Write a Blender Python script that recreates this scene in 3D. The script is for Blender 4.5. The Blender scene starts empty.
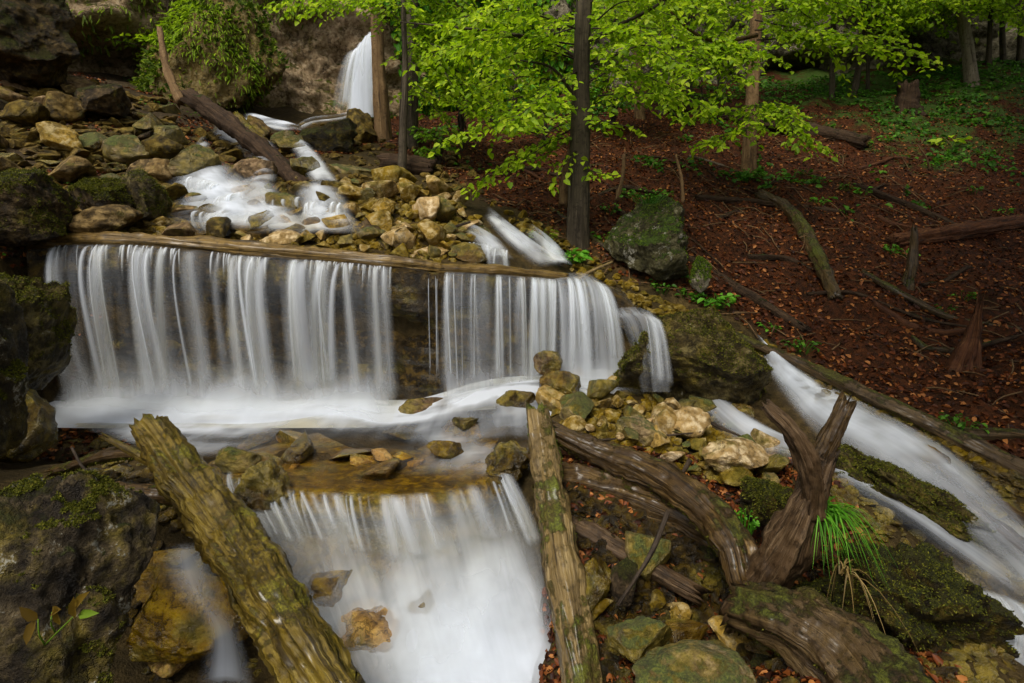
import bpy, bmesh, math, random
import numpy as np
from mathutils import Vector, Matrix

random.seed(7)
rng = np.random.default_rng(11)
SC = bpy.context.scene
COL = SC.collection
R = math.radians

# ------------------------------------------------------------------ camera
FPX = 600.0
CAMZ = 1.8
PITCH = R(4.0)
PPY = 278.0                       # image row of the principal point (lens shift)
cam_d = bpy.data.cameras.new("camera")
cam_d.sensor_width = 36.0
cam_d.sensor_fit = 'HORIZONTAL'
cam_d.lens = FPX / 1024 * 36.0
cam_d.shift_y = (PPY - 341.5) / 1024
cam_d.clip_start = 0.05
cam_d.clip_end = 500
cam = bpy.data.objects.new("camera", cam_d)
COL.objects.link(cam)
cam.location = (0, 0, CAMZ)
cam.rotation_euler = (R(90) - PITCH, 0, 0)
SC.camera = cam

# ------------------------------------------------------------------ light
SUN_EL, SUN_AZ = R(54), R(204)    # a high soft sun behind thin cloud, behind the camera to the left
w = bpy.data.worlds.new("World")
SC.world = w
w.use_nodes = True
wn = w.node_tree
sky = wn.nodes.new('ShaderNodeTexSky')
sky.sky_type = 'NISHITA'
sky.sun_disc = False
sky.sun_elevation = SUN_EL
sky.sun_rotation = SUN_AZ
sky.dust_density = 4.0
sky.air_density = 1.0
sky.ozone_density = 1.0
bg = wn.nodes['Background']
hs = wn.nodes.new('ShaderNodeHueSaturation')    # thin cloud: a whiter sky
hs.inputs['Saturation'].default_value = 0.15
wn.links.new(sky.outputs[0], hs.inputs['Color'])
wn.links.new(hs.outputs[0], bg.inputs[0])
bg.inputs[1].default_value = 0.095
sun_d = bpy.data.lights.new("sun", 'SUN')
sun_d.energy = 1.5
sun_d.angle = R(22)
sun_d.color = (1.0, 0.93, 0.80)
sun = bpy.data.objects.new("sun", sun_d)
COL.objects.link(sun)
sd = Vector((math.sin(SUN_AZ) * math.cos(SUN_EL), math.cos(SUN_AZ) * math.cos(SUN_EL), math.sin(SUN_EL)))
sun.rotation_euler = sd.to_track_quat('Z', 'Y').to_euler()
sun.location = sd * 30
SC.view_settings.view_transform = 'Standard'
SC.view_settings.look = 'None'
SC.view_settings.gamma = 1
SC.view_settings.exposure = 0.78
SC.render.engine = 'CYCLES'
SC.cycles.use_denoising = True
SC.cycles.max_bounces = 6
SC.cycles.transparent_max_bounces = 24
SC.cycles.diffuse_bounces = 3
SC.cycles.glossy_bounces = 2
SC.cycles.caustics_reflective = False
SC.cycles.caustics_refractive = False

# ------------------------------------------------------------------ noise
_p = np.random.default_rng(3).permutation(256)
PERM = np.concatenate([_p, _p, _p])
_g = np.random.default_rng(4).normal(size=(256, 3))
GRAD = _g / np.linalg.norm(_g, axis=1)[:, None]


def perlin(x, y, z):
    x, y, z = np.broadcast_arrays(np.asarray(x, float), np.asarray(y, float), np.asarray(z, float))
    xi, yi, zi = np.floor(x).astype(int), np.floor(y).astype(int), np.floor(z).astype(int)
    xf, yf, zf = x - xi, y - yi, z - zi
    u, v, t = [a * a * a * (a * (a * 6 - 15) + 10) for a in (xf, yf, zf)]

    def g(i, j, k):
        h = PERM[PERM[PERM[(xi + i) & 255] + ((yi + j) & 255)] + ((zi + k) & 255)]
        gr = GRAD[h]
        return gr[..., 0] * (xf - i) + gr[..., 1] * (yf - j) + gr[..., 2] * (zf - k)
    a = g(0, 0, 0) * (1 - u) + g(1, 0, 0) * u
    b = g(0, 1, 0) * (1 - u) + g(1, 1, 0) * u
    c = g(0, 0, 1) * (1 - u) + g(1, 0, 1) * u
    d = g(0, 1, 1) * (1 - u) + g(1, 1, 1) * u
    return (a * (1 - v) + b * v) * (1 - t) + (c * (1 - v) + d * v) * t * 1.0


def fbm(x, y, z, o=4, gain=0.5, lac=2.03):
    s, a = 0, 1.0
    for i in range(o):
        s = s + a * perlin(np.asarray(x) + 17.3 * i, np.asarray(y) - 9.1 * i, np.asarray(z) + 4.7 * i)
        x, y, z = np.asarray(x) * lac, np.asarray(y) * lac, np.asarray(z) * lac
        a *= gain
    return s


def sstep(a, b, x):
    t = np.clip((np.asarray(x, float) - a) / (b - a), 0, 1)
    return t * t * (3 - 2 * t)

# ------------------------------------------------------------------ pixels to the place


def ray(px, py):
    v, wv = (px - 512.0) / FPX, (PPY - py) / FPX
    c, s = math.cos(PITCH), math.sin(PITCH)
    return np.array([v, c + wv * s, -s + wv * c])


def at(px, py, Y):
    d = ray(px, py)
    return np.array([0, 0, CAMZ]) + d * (Y / d[1])


def at_z(px, py, z):
    d = ray(px, py)
    return np.array([0, 0, CAMZ]) + d * ((z - CAMZ) / d[2])

# ------------------------------------------------------------------ mesh helpers


class MB:
    def __init__(s):
        s.v, s.f, s.uv, s.a, s.n = [], [], [], {}, 0

    def add(s, v, f, uv=None, **attrs):
        v = np.asarray(v, float).reshape(-1, 3)
        s.v.append(v)
        s.f.extend([tuple(int(i) + s.n for i in q) for q in f])
        s.uv.append(np.asarray(uv, float) if uv is not None else v[:, :2])
        for k, val in attrs.items():
            s.a.setdefault(k, []).append((s.n, np.broadcast_to(np.asarray(val, float), (len(v),))))
        s.n += len(v)

    def build(s, name, mat, parent=None, origin=None, smooth=True):
        v = np.concatenate(s.v)
        uv = np.concatenate(s.uv)
        if parent is not None:
            o0 = np.array(parent_world(parent))
            off = o0
        else:
            if origin is None:
                lo, hi = v.min(0), v.max(0)
                origin = ((lo[0] + hi[0]) / 2, (lo[1] + hi[1]) / 2, lo[2])
            off = np.array(origin)
        me = bpy.data.meshes.new(name)
        me.from_pydata((v - off).tolist(), [], s.f)
        lv = np.empty(len(me.loops), dtype=np.int32)
        me.loops.foreach_get('vertex_index', lv)
        ul = me.uv_layers.new(name='flow')
        ul.data.foreach_set('uv', uv[lv].astype(np.float32).ravel())
        for k, chunks in s.a.items():
            arr = np.zeros(len(v), dtype=np.float32)
            for st, c in chunks:
                arr[st:st + len(c)] = c
            at_ = me.attributes.new(k, 'FLOAT', 'POINT')
            at_.data.foreach_set('value', arr)
        if smooth:
            me.polygons.foreach_set('use_smooth', np.ones(len(me.polygons), dtype=bool))
        me.update()
        me.materials.append(mat)
        o = bpy.data.objects.new(name, me)
        COL.objects.link(o)
        if parent is not None:
            o.parent = parent
        else:
            o.location = off
        return o


def parent_world(p):
    l = np.zeros(3)
    while p is not None:
        l = l + np.array(p.location)
        p = p.parent
    return l


def tag(o, label=None, cat=None, group=None, kind=None):
    if label:
        o['label'] = label
    if cat:
        o['category'] = cat
    if group:
        o['group'] = group
    if kind:
        o['kind'] = kind
    return o


def empty(name, loc, label, cat, group=None):
    o = bpy.data.objects.new(name, None)
    o.empty_display_size = 0.1
    COL.objects.link(o)
    o.location = loc
    return tag(o, label, cat, group)


def grid_faces(nr, nc, wrap=False):
    i = np.arange(nr - 1)[:, None]
    j = np.arange(nc if wrap else nc - 1)[None, :]
    j2 = (j + 1) % nc
    q = np.stack([i * nc + j + 0 * i, i * nc + j2 + 0 * i, (i + 1) * nc + j2, (i + 1) * nc + j], -1)
    return q.reshape(-1, 4)


def spline(pts, n):
    pts = np.asarray(pts, float)
    if len(pts) == 1:
        return np.repeat(pts, n, 0)
    P = np.vstack([2 * pts[0] - pts[1], pts, 2 * pts[-1] - pts[-2]])
    m = len(pts) - 1
    t = np.linspace(0, m - 1e-9, n)
    k = np.floor(t).astype(int)
    u = (t - k)[:, None]
    a, b, c, d = P[k], P[k + 1], P[k + 2], P[k + 3]
    return 0.5 * (2 * b + (c - a) * u + (2 * a - 5 * b + 4 * c - d) * u ** 2 + (3 * b - a - 3 * c + d) * u ** 3)


def tube(mb, path, radii, n=24, rows=40, rough=0.12, freq=2.2, along=0.5, flat=1.0, groove=0.0, seed=0, cap=True, jag=0.0, lump=0.0, **attrs):
    """a bark-like tube: path points, radii (interpolated), long grooves and broken ends"""
    C = spline(path, rows)
    rr = np.interp(np.linspace(0, 1, rows), np.linspace(0, 1, len(radii)), radii)
    T = np.gradient(C, axis=0)
    T /= np.linalg.norm(T, axis=1)[:, None] + 1e-9
    up = np.array([0, 0, 1.0]) if abs(T[0][2]) < 0.85 else np.array([0, 1.0, 0])
    S = np.cross(T, up)
    S /= np.linalg.norm(S, axis=1)[:, None]
    U = np.cross(S, T)
    L = np.concatenate([[0], np.cumsum(np.linalg.norm(np.diff(C, axis=0), axis=1))])
    th = np.linspace(0, 2 * math.pi, n, endpoint=False)
    ca, sa = np.cos(th), np.sin(th)
    rad = rr[:, None] * (1 + rough * fbm(ca[None] * freq + seed, sa[None] * freq + seed * 1.7, L[:, None] * along / max(rr.mean(), .02) * 0.25, 4) * 1.6)
    if groove:
        gn = perlin(ca[None] * 5 + seed + 0 * L[:, None], sa[None] * 5, L[:, None] * 0.6)
        rad = rad * (1 - groove * sstep(0.05, 0.35, np.abs(gn) * -1 + 0.22))
    V = C[:, None] + rad[..., None] * (ca[None, :, None] * S[:, None] + sa[None, :, None] * U[:, None] * flat)
    if lump:
        rad_dir = V - C[:, None]
        lm = fbm(V[..., 0] * 4.5 + seed, V[..., 1] * 4.5, V[..., 2] * 4.5, 5, 0.6) + 0.8 * np.maximum(0, perlin(V[..., 0] * 2.2, V[..., 1] * 2.2 + seed, V[..., 2] * 2.2) - 0.22) * 3
        V = V + rad_dir * (lump * lm)[..., None]
    if jag:
        hf = np.random.default_rng(int(seed * 10) + 5)
        for r_i, k_ in ((0, 1.0), (1, 0.5)):
            V[r_i] -= T[0] * (np.abs(hf.normal(size=n)) * jag * 0.45 * k_)[:, None]
            V[-1 - r_i] += T[-1] * (np.abs(hf.normal(size=n)) * jag * 0.45 * k_)[:, None]
        e = perlin(ca * 3 + seed, sa * 3, 2.2) * jag
        V[0] -= T[0] * e[:, None]
        V[-1] += T[-1] * (perlin(ca * 3, sa * 3 + seed, 7.7) * jag)[:, None]
    uu = np.repeat((th / (2 * math.pi))[None] * 2 * math.pi * rr.mean(), rows, 0)
    vv = np.repeat(L[:, None], n, 1)
    f = grid_faces(rows, n, True).tolist()
    V2 = V.reshape(-1, 3)
    uv = np.stack([uu, vv], -1).reshape(-1, 2)
    if cap:
        base = rows * n
        e0, e1 = V[0].mean(0), V[-1].mean(0)
        V2 = np.vstack([V2, e0, e1])
        uv = np.vstack([uv, [0, 0], [0, L[-1]]])
        for j in range(n):
            f.append((base, (j + 1) % n, j))
            f.append((base + 1, (rows - 1) * n + j, (rows - 1) * n + (j + 1) % n))
    mb.add(V2, f, uv, **attrs)
    return C, L, S, U

# ------------------------------------------------------------------ node helpers


class NT:
    def __init__(s, name):
        s.m = bpy.data.materials.new(name)
        s.m.use_nodes = True
        s.t = s.m.node_tree
        s.t.nodes.clear()
        s.out = s.t.nodes.new('ShaderNodeOutputMaterial')

    def n(s, typ, out=0, props=None, **inp):
        nd = s.t.nodes.new('ShaderNode' + typ)
        for k, v in (props or {}).items():
            setattr(nd, k, v)
        for k, v in inp.items():
            key = int(k[1:]) if k[0] == 'i' and k[1:].isdigit() else k.replace('_', ' ')
            s.put(nd.inputs[key], v)
        return nd.outputs[out] if out is not None else nd

    def put(s, sock, v):
        if isinstance(v, bpy.types.NodeSocket):
            s.t.links.new(v, sock)
        elif isinstance(v, (tuple, list)):
            sock.default_value = tuple(v) + (1,) if len(v) == 3 and sock.type == 'RGBA' else v
        else:
            sock.default_value = v

    def math(s, op, a, b=0.0, c=None, clamp=False):
        nd = s.t.nodes.new('ShaderNodeMath')
        nd.operation = op
        nd.use_clamp = clamp
        s.put(nd.inputs[0], a)
        s.put(nd.inputs[1], b)
        if c is not None:
            s.put(nd.inputs[2], c)
        return nd.outputs[0]

    def mix(s, f, a, b, blend='MIX'):
        nd = s.t.nodes.new('ShaderNodeMix')
        nd.data_type = 'RGBA'
        nd.blend_type = blend
        s.put(nd.inputs[0], f)
        s.put(nd.inputs[6], a)
        s.put(nd.inputs[7], b)
        return nd.outputs[2]

    def step(s, x, lo, hi):
        nd = s.t.nodes.new('ShaderNodeMapRange')
        nd.interpolation_type = 'SMOOTHSTEP'
        s.put(nd.inputs[0], x)
        nd.inputs[1].default_value = lo
        nd.inputs[2].default_value = hi
        return nd.outputs[0]

    def pos(s):
        return s.n('NewGeometry', 0)

    def nrmz(s):
        g = s.n('NewGeometry', 1)
        return s.n('SeparateXYZ', 2, i0=g)

    def noise(s, vec, scale, detail=6, rough=0.55, out=0, dist=0.0):
        return s.n('TexNoise', out, Vector=vec, Scale=scale, Detail=detail, Roughness=rough, Distortion=dist)

    def scale(s, vec, x, y, z):
        nd = s.t.nodes.new('ShaderNodeMapping')
        s.put(nd.inputs[0], vec)
        nd.inputs[3].default_value = (x, y, z)
        return nd.outputs[0]

    def attr(s, name):
        return s.n('Attribute', 2, props={'attribute_name': name})

    def bump(s, h, strength, dist):
        return s.n('Bump', 0, Height=h, Strength=strength, Distance=dist)

    def surf(s, sh):
        s.t.links.new(sh, s.out.inputs[0])
        return s.m


def moss_mix(t, P, moss):
    """where moss grows: on what faces up, broken up finely; its colour in clumps"""
    n = t.math('ADD', t.math('MULTIPLY', t.noise(P, 2.1, 6, 0.6), 0.75), t.math('MULTIPLY', t.noise(P, 13, 7, 0.68), 0.55))
    up = t.math('ADD', t.math('MULTIPLY', t.nrmz(), 0.2), n)
    return t.step(up, 1.03 - moss * 0.5, 1.13 - moss * 0.5)


def moss_colour(t, P, a, b_):
    f1, f2, f3 = t.noise(P, 85, 3, 0.6), t.noise(P, 19, 6, 0.65), t.noise(P, 4.5, 5, 0.6)
    mc = t.mix(t.step(f1, .35, .65), a, b_)
    mc = t.mix(t.math('MULTIPLY', t.step(f2, .48, .66), 0.8), mc, tuple(c * 0.35 for c in a))
    return t.mix(t.math('MULTIPLY', t.step(f3, .42, .62), 0.6), mc, (a[0] * 1.5, a[1] * 0.95, a[2] * 1.1)), t.math('ADD', t.math('MULTIPLY', f1, 0.6), f2)


def rock_mat(name, c1, c2, c3, moss=0.3, moss_col=(0.045, 0.058, 0.008), moss_col2=(0.115, 0.125, 0.016), lichen=0.0, rough=0.55, wet=0.3, hue=0.03, bump=0.6, algae=0.0):
    t = NT(name)
    P = t.pos()
    n1 = t.noise(P, 2.3, 8, 0.62)
    n2 = t.noise(P, 12, 9, 0.68)
    n3 = t.noise(P, 48, 5, 0.65)
    col = t.mix(t.step(n1, 0.36, 0.62), c1, c2)
    col = t.mix(t.math('MULTIPLY', t.step(n2, 0.47, 0.62), 0.9), col, c3)
    col = t.mix(t.math('MULTIPLY', t.step(n2, 0.46, 0.36), 0.8), col, tuple(c * 0.35 for c in c2))
    col = t.mix(t.math('MULTIPLY', t.step(n3, 0.5, 0.66), 0.5), col, tuple(c * 0.45 for c in c1))
    rnd = t.n('ObjectInfo', 5)
    col = t.n('HueSaturation', 0, Hue=t.math('MULTIPLY_ADD', rnd, -hue, 0.5 + hue / 2), Saturation=t.math('MULTIPLY_ADD', rnd, -0.5, 1.45),
              Value=t.math('MULTIPLY_ADD', rnd, 0.95, 0.55), Color=col)
    # a few cracks
    cr = t.n('TexVoronoi', 0, props={'feature': 'DISTANCE_TO_EDGE'}, Vector=t.n('VectorMath', 0, props={'operation': 'ADD'}, i0=P, i1=t.n('VectorMath', 0, props={'operation': 'SCALE'}, i0=t.noise(P, 3, 6, 0.65, out=1), Scale=0.9)), Scale=2.6)
    crk = t.math('MAXIMUM', t.step(cr, 0.0, 0.03), t.step(t.noise(P, 1.7, 2), 0.5, 0.42))
    col = t.mix(t.math('MULTIPLY_ADD', crk, -0.7, 0.7), col, (0.014, 0.010, 0.006))
    if algae:
        al = t.step(t.noise(P, 3.4, 7, 0.66), 0.62 - algae * 0.3, 0.76 - algae * 0.3)
        col = t.mix(t.math('MULTIPLY', al, 0.85), col, t.mix(t.step(n2, .4, .6), (0.085, 0.068, 0.008), (0.21, 0.155, 0.022)))
    if lichen:
        ln = t.step(t.noise(P, 6, 10, 0.78), 0.66 - lichen * 0.2, 0.69 - lichen * 0.2)
        col = t.mix(t.math('MULTIPLY', ln, t.step(n3, .3, .55)), col, (0.36, 0.34, 0.27))
    h = t.math('ADD', t.math('MULTIPLY', n2, 1.2), t.math('MULTIPLY', n3, 0.4))
    h = t.math('ADD', h, t.math('MULTIPLY', crk, 0.5))
    rg = t.math('MULTIPLY_ADD', t.step(n1, .35, .65), -wet, rough + wet * 0.5)
    if moss:
        mm = moss_mix(t, P, moss)
        mc, mh = moss_colour(t, P, moss_col, moss_col2)
        col = t.mix(mm, col, mc)
        h = t.math('ADD', h, t.math('MULTIPLY', mm, t.math('MULTIPLY_ADD', mh, 1.6, 0.3)))
        rg = t.math('MAXIMUM', rg, t.math('MULTIPLY', mm, 0.95))
    b = t.n('BsdfPrincipled', 0, Base_Color=col, Roughness=rg, Normal=t.bump(h, bump, 0.07))
    b.node.inputs['Specular IOR Level'].default_value = 0.22 if rough > 0.4 else 0.5
    return t.surf(b)


def wood_mat(name, c1, c2, c3, moss=0.0, rough=0.6, moss_col=(0.05, 0.075, 0.012), wet=0.0, fine=1.0, white=0.0):
    """weathered wood or bark: long grain along the flow UV's v, moss on top"""
    t = NT(name)
    uv = t.n('UVMap', 0, props={'uv_map': 'flow'})
    P = t.pos()
    g1 = t.noise(t.scale(uv, 26 * fine, 1.6 * fine, 1), 1.0, 6, 0.6, dist=0.6)
    g2 = t.noise(t.scale(uv, 90 * fine, 4 * fine, 1), 1.0, 4, 0.6, dist=0.4)
    n1 = t.noise(P, 4, 6, 0.6)
    col = t.mix(t.step(g1, 0.36, 0.62), c1, c2)
    col = t.mix(t.math('MULTIPLY', t.step(g2, 0.5, 0.68), 0.75), col, c3)
    col = t.mix(t.math('MULTIPLY', t.step(n1, 0.45, 0.66), 0.6), col, c1)
    n5 = t.noise(P, 15, 7, 0.68)
    col = t.mix(t.math('MULTIPLY', t.step(n5, 0.5, 0.64), 0.65), col, tuple(c * 0.4 for c in c1))
    cracks = t.step(g1, 0.33, 0.42)
    col = t.mix(t.math('MULTIPLY_ADD', cracks, -0.7, 0.7), col, (0.012, 0.008, 0.004))
    if white:
        wn_ = t.step(t.noise(t.scale(uv, 14, 5, 1), 1.0, 8, 0.7), 0.62, 0.68)
        col = t.mix(t.math('MULTIPLY', wn_, white), col, (0.36, 0.33, 0.25))
    h = t.math('ADD', t.math('MULTIPLY', g1, 1.0), t.math('MULTIPLY', g2, 0.45))
    rg = t.math('MULTIPLY_ADD', g2, 0.3, rough - 0.15)
    if moss:
        mm = moss_mix(t, P, moss)
        mc, mh = moss_colour(t, P, moss_col, tuple(min(1, c * 2.4) for c in moss_col))
        col = t.mix(t.math('MULTIPLY', mm, 0.92), col, mc)
        rg = t.math('MAXIMUM', rg, t.math('MULTIPLY', mm, 0.8))
        h = t.math('ADD', h, t.math('MULTIPLY', mm, t.math('MULTIPLY_ADD', mh, 0.9, 0.2)))
    b = t.n('BsdfPrincipled', 0, Base_Color=col, Roughness=rg, Normal=t.bump(h, 0.9, 0.035))
    b.node.inputs['Specular IOR Level'].default_value = 0.2
    if wet:
        b.node.inputs['Coat Weight'].default_value = wet
        b.node.inputs['Coat Roughness'].default_value = 0.2
    return t.surf(b)


def leaf_mat(name, c1, c2, c3, trans=0.45, rough=0.5):
    t = NT(name)
    r_ = t.attr('rnd')
    col = t.mix(t.step(r_, 0.0, 0.6), c1, c2)
    col = t.mix(t.step(r_, 0.6, 1.0), col, c3)
    b = t.n('BsdfPrincipled', 0, Base_Color=col, Roughness=rough)
    b.node.inputs['Specular IOR Level'].default_value = 0.2
    tr = t.n('BsdfTranslucent', 0, Color=t.mix(0.5, col, t.mix(1.0, col, (1.15, 1.2, 0.45), 'MULTIPLY')))
    return t.surf(t.n('MixShader', 0, i0=trans, i1=b, i2=tr))


def water_mat(name, tint=(0.93, 0.9, 0.80), uf=9.0, vf=0.45, white=(0.80, 0.845, 0.92), gloss=0.5):
    """long-exposure water: silky white streaks along the flow over clear water"""
    t = NT(name)
    uv = t.n('UVMap', 0, props={'uv_map': 'flow'})
    d = t.attr('dens')
    n1 = t.noise(t.scale(uv, uf, vf, 1), 1.0, 3, 0.55, dist=0.3)
    n2 = t.noise(t.scale(uv, uf * 2.4, vf * 1.5, 1), 1.0, 3, 0.5, dist=0.2)
    s_ = t.step(t.math('ADD', t.math('MULTIPLY', n1, 0.75), t.math('MULTIPLY', n2, 0.25)), 0.34, 0.68)
    soft = t.attr('soft')                      # spray: no streaks
    s_ = t.math('ADD', t.math('MULTIPLY', s_, t.math('SUBTRACT', 1.0, soft)), t.math('MULTIPLY', soft, 0.55))
    # a = clamp(1.5 d (s (1-d) + d))
    a = t.math('MULTIPLY', t.math('MULTIPLY', d, 1.5), t.math('ADD', t.math('MULTIPLY', s_, t.math('SUBTRACT', 1.0, d)), d))
    a = t.math('MINIMUM', a, 0.955)
    dif = t.n('MixShader', 0, i0=0.42, i1=t.n('BsdfDiffuse', 0, Color=white), i2=t.n('BsdfTranslucent', 0, Color=white))
    bmp = t.bump(t.math('ADD', n1, t.math('MULTIPLY', n2, 0.4)), 0.25, 0.05)
    fr = t.n('Fresnel', 0, IOR=1.33, Normal=bmp)
    clear = t.n('MixShader', 0, i0=t.math('MULTIPLY', fr, gloss), i1=t.n('BsdfTransparent', 0, Color=tint),
                i2=t.n('BsdfGlossy', 0, Roughness=0.22, Normal=bmp))
    return t.surf(t.n('MixShader', 0, i0=a, i1=clear, i2=dif))


# ------------------------------------------------------------------ materials
M = {}
M['limestone'] = rock_mat('limestone', (0.33, 0.225, 0.082), (0.16, 0.105, 0.034), (0.52, 0.42, 0.25), moss=0.08, rough=0.45, wet=0.3, algae=0.34, hue=0.015)
M['mossy_stone'] = rock_mat('mossy_stone', (0.17, 0.12, 0.045), (0.08, 0.056, 0.02), (0.25, 0.19, 0.085), moss=0.55, rough=0.38, algae=0.8)
M['wet_stone'] = rock_mat('wet_stone', (0.10, 0.06, 0.018), (0.045, 0.027, 0.009), (0.18, 0.12, 0.042), moss=0.10, rough=0.22, wet=0.15, algae=0.6)
M['dark_boulder'] = rock_mat('dark_boulder', (0.030, 0.022, 0.010), (0.010, 0.007, 0.004), (0.10, 0.076, 0.036), algae=0.42, moss=0.46, rough=0.6, lichen=0.42, hue=0.02, bump=0.9, moss_col=(0.028, 0.034, 0.005), moss_col2=(0.07, 0.08, 0.012))
M['bank_stone'] = rock_mat('bank_stone', (0.14, 0.092, 0.036), (0.052, 0.035, 0.014), (0.27, 0.195, 0.095), moss=0.32, rough=0.6, algae=0.3)
M['moss_boulder'] = rock_mat('moss_boulder', (0.075, 0.055, 0.022), (0.03, 0.023, 0.010), (0.19, 0.155, 0.075), moss=0.50, rough=0.55, lichen=0.2, bump=0.9, algae=0.35, moss_col=(0.032, 0.036, 0.004), moss_col2=(0.105, 0.100, 0.012))
M['moss_dark'] = rock_mat('moss_dark', (0.05, 0.034, 0.013), (0.02, 0.014, 0.006), (0.12, 0.085, 0.035), moss=0.68, rough=0.6, bump=0.9, algae=0.2, moss_col=(0.022, 0.026, 0.003), moss_col2=(0.075, 0.075, 0.008))
M['green_boulder'] = rock_mat('green_boulder', (0.16, 0.14, 0.085), (0.06, 0.052, 0.03), (0.28, 0.25, 0.17), moss=0.56, rough=0.7, lichen=0.5, bump=0.9, moss_col=(0.03, 0.055, 0.005), moss_col2=(0.08, 0.13, 0.012))
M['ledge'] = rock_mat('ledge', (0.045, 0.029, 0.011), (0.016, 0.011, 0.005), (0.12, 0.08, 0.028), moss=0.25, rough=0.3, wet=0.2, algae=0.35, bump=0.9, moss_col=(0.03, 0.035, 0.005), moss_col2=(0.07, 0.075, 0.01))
M['ochre_ledge'] = rock_mat('ochre_ledge', (0.27, 0.155, 0.028), (0.12, 0.066, 0.013), (0.40, 0.26, 0.06), moss=0.0, rough=0.25, wet=0.1, algae=0.45, hue=0.015)
M['cliff'] = rock_mat('cliff', (0.30, 0.26, 0.20), (0.13, 0.11, 0.08), (0.42, 0.37, 0.29), moss=0.2, rough=0.8, lichen=0.15, bump=1.0, moss_col=(0.04, 0.055, 0.008), moss_col2=(0.10, 0.115, 0.016))
M['moss_cliff'] = rock_mat('moss_cliff', (0.40, 0.30, 0.18), (0.22, 0.155, 0.08), (0.48, 0.39, 0.25), moss=0.5, rough=0.8, bump=1.0, algae=0.3, moss_col=(0.08, 0.11, 0.008), moss_col2=(0.22, 0.27, 0.016))
M['moss_bits'] = leaf_mat('moss_bits', (0.035, 0.042, 0.003), (0.085, 0.09, 0.006), (0.17, 0.16, 0.016), 0.3, 0.8)
M['moss_green'] = leaf_mat('moss_green', (0.03, 0.06, 0.003), (0.08, 0.13, 0.006), (0.16, 0.22, 0.014), 0.3, 0.8)
M['wet_log'] = wood_mat('wet_log', (0.075, 0.048, 0.006), (0.165, 0.112, 0.012), (0.27, 0.20, 0.045), moss=0.42, rough=0.36, wet=0.45, moss_col=(0.10, 0.088, 0.005))
M['old_log'] = wood_mat('old_log', (0.11, 0.07, 0.022), (0.21, 0.14, 0.045), (0.31, 0.23, 0.11), moss=0.46, rough=0.5, wet=0.25, moss_col=(0.06, 0.068, 0.006), white=0.4)
M['brown_log'] = wood_mat('brown_log', (0.034, 0.018, 0.005), (0.07, 0.039, 0.011), (0.18, 0.11, 0.034), moss=0.36, rough=0.42, wet=0.25, moss_col=(0.045, 0.048, 0.005))
M['driftwood'] = wood_mat('driftwood', (0.045, 0.025, 0.011), (0.085, 0.050, 0.023), (0.19, 0.125, 0.065), moss=0.22, rough=0.5, moss_col=(0.05, 0.05, 0.006))
M['moss_log'] = wood_mat('moss_log', (0.045, 0.026, 0.010), (0.08, 0.05, 0.018), (0.15, 0.095, 0.035), moss=0.52, rough=0.5, wet=0.2, moss_col=(0.04, 0.044, 0.004))
M['bark'] = wood_mat('bark', (0.04, 0.03, 0.018), (0.075, 0.058, 0.036), (0.14, 0.11, 0.07), moss=0.34, rough=0.8, fine=0.6, moss_col=(0.035, 0.045, 0.006))
M['pale_bark'] = wood_mat('pale_bark', (0.15, 0.12, 0.08), (0.23, 0.19, 0.13), (0.32, 0.27, 0.2), moss=0.2, rough=0.8, fine=0.6)
M['warm_bark'] = wood_mat('warm_bark', (0.11, 0.062, 0.025), (0.19, 0.115, 0.05), (0.27, 0.18, 0.09), moss=0.2, rough=0.8, fine=0.6)
M['forest_log'] = wood_mat('forest_log', (0.028, 0.015, 0.007), (0.05, 0.028, 0.013), (0.10, 0.06, 0.03), moss=0.34, rough=0.8, moss_col=(0.022, 0.034, 0.004))
M['red_wood'] = wood_mat('red_wood', (0.06, 0.020, 0.007), (0.11, 0.04, 0.013), (0.19, 0.085, 0.03), moss=0.1, rough=0.7)
M['twig'] = wood_mat('twig', (0.03, 0.02, 0.012), (0.06, 0.04, 0.024), (0.09, 0.06, 0.035), rough=0.6)
M['leaf'] = leaf_mat('leaf', (0.15, 0.27, 0.006), (0.30, 0.46, 0.010), (0.50, 0.64, 0.035), 0.58)
M['leaf_deep'] = leaf_mat('leaf_deep', (0.06, 0.15, 0.006), (0.12, 0.24, 0.010), (0.2, 0.34, 0.02), 0.45)
M['herb'] = leaf_mat('herb', (0.03, 0.10, 0.006), (0.06, 0.17, 0.010), (0.11, 0.26, 0.018), 0.4)
M['lip_log'] = wood_mat('lip_log', (0.10, 0.058, 0.014), (0.19, 0.115, 0.025), (0.28, 0.19, 0.06), moss=0.2, rough=0.3, wet=0.3, moss_col=(0.08, 0.07, 0.008))
M['herb_bright'] = leaf_mat('herb_bright', (0.06, 0.2, 0.01), (0.1, 0.3, 0.015), (0.16, 0.4, 0.03), 0.4)
M['moss_grass'] = leaf_mat('moss_grass', (0.09, 0.13, 0.007), (0.19, 0.27, 0.012), (0.32, 0.42, 0.025), 0.45)
M['litter'] = leaf_mat('litter', (0.022, 0.006, 0.002), (0.13, 0.032, 0.005), (0.36, 0.14, 0.035), 0.12, 0.55)
M['seedling'] = leaf_mat('seedling', (0.10, 0.06, 0.008), (0.16, 0.10, 0.012), (0.12, 0.22, 0.015), 0.35)
M['mound_grass'] = leaf_mat('mound_grass', (0.12, 0.2, 0.006), (0.24, 0.38, 0.010), (0.38, 0.52, 0.025), 0.5)
M['straw'] = leaf_mat('straw', (0.10, 0.065, 0.018), (0.20, 0.13, 0.04), (0.3, 0.22, 0.09), 0.2)
M['water'] = water_mat('water', tint=(0.985, 0.98, 0.96), uf=5.5, gloss=0.0)
M['pool_water'] = water_mat('pool_water', tint=(0.92, 0.86, 0.70), uf=2.6, vf=0.8, gloss=0.6)
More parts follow.
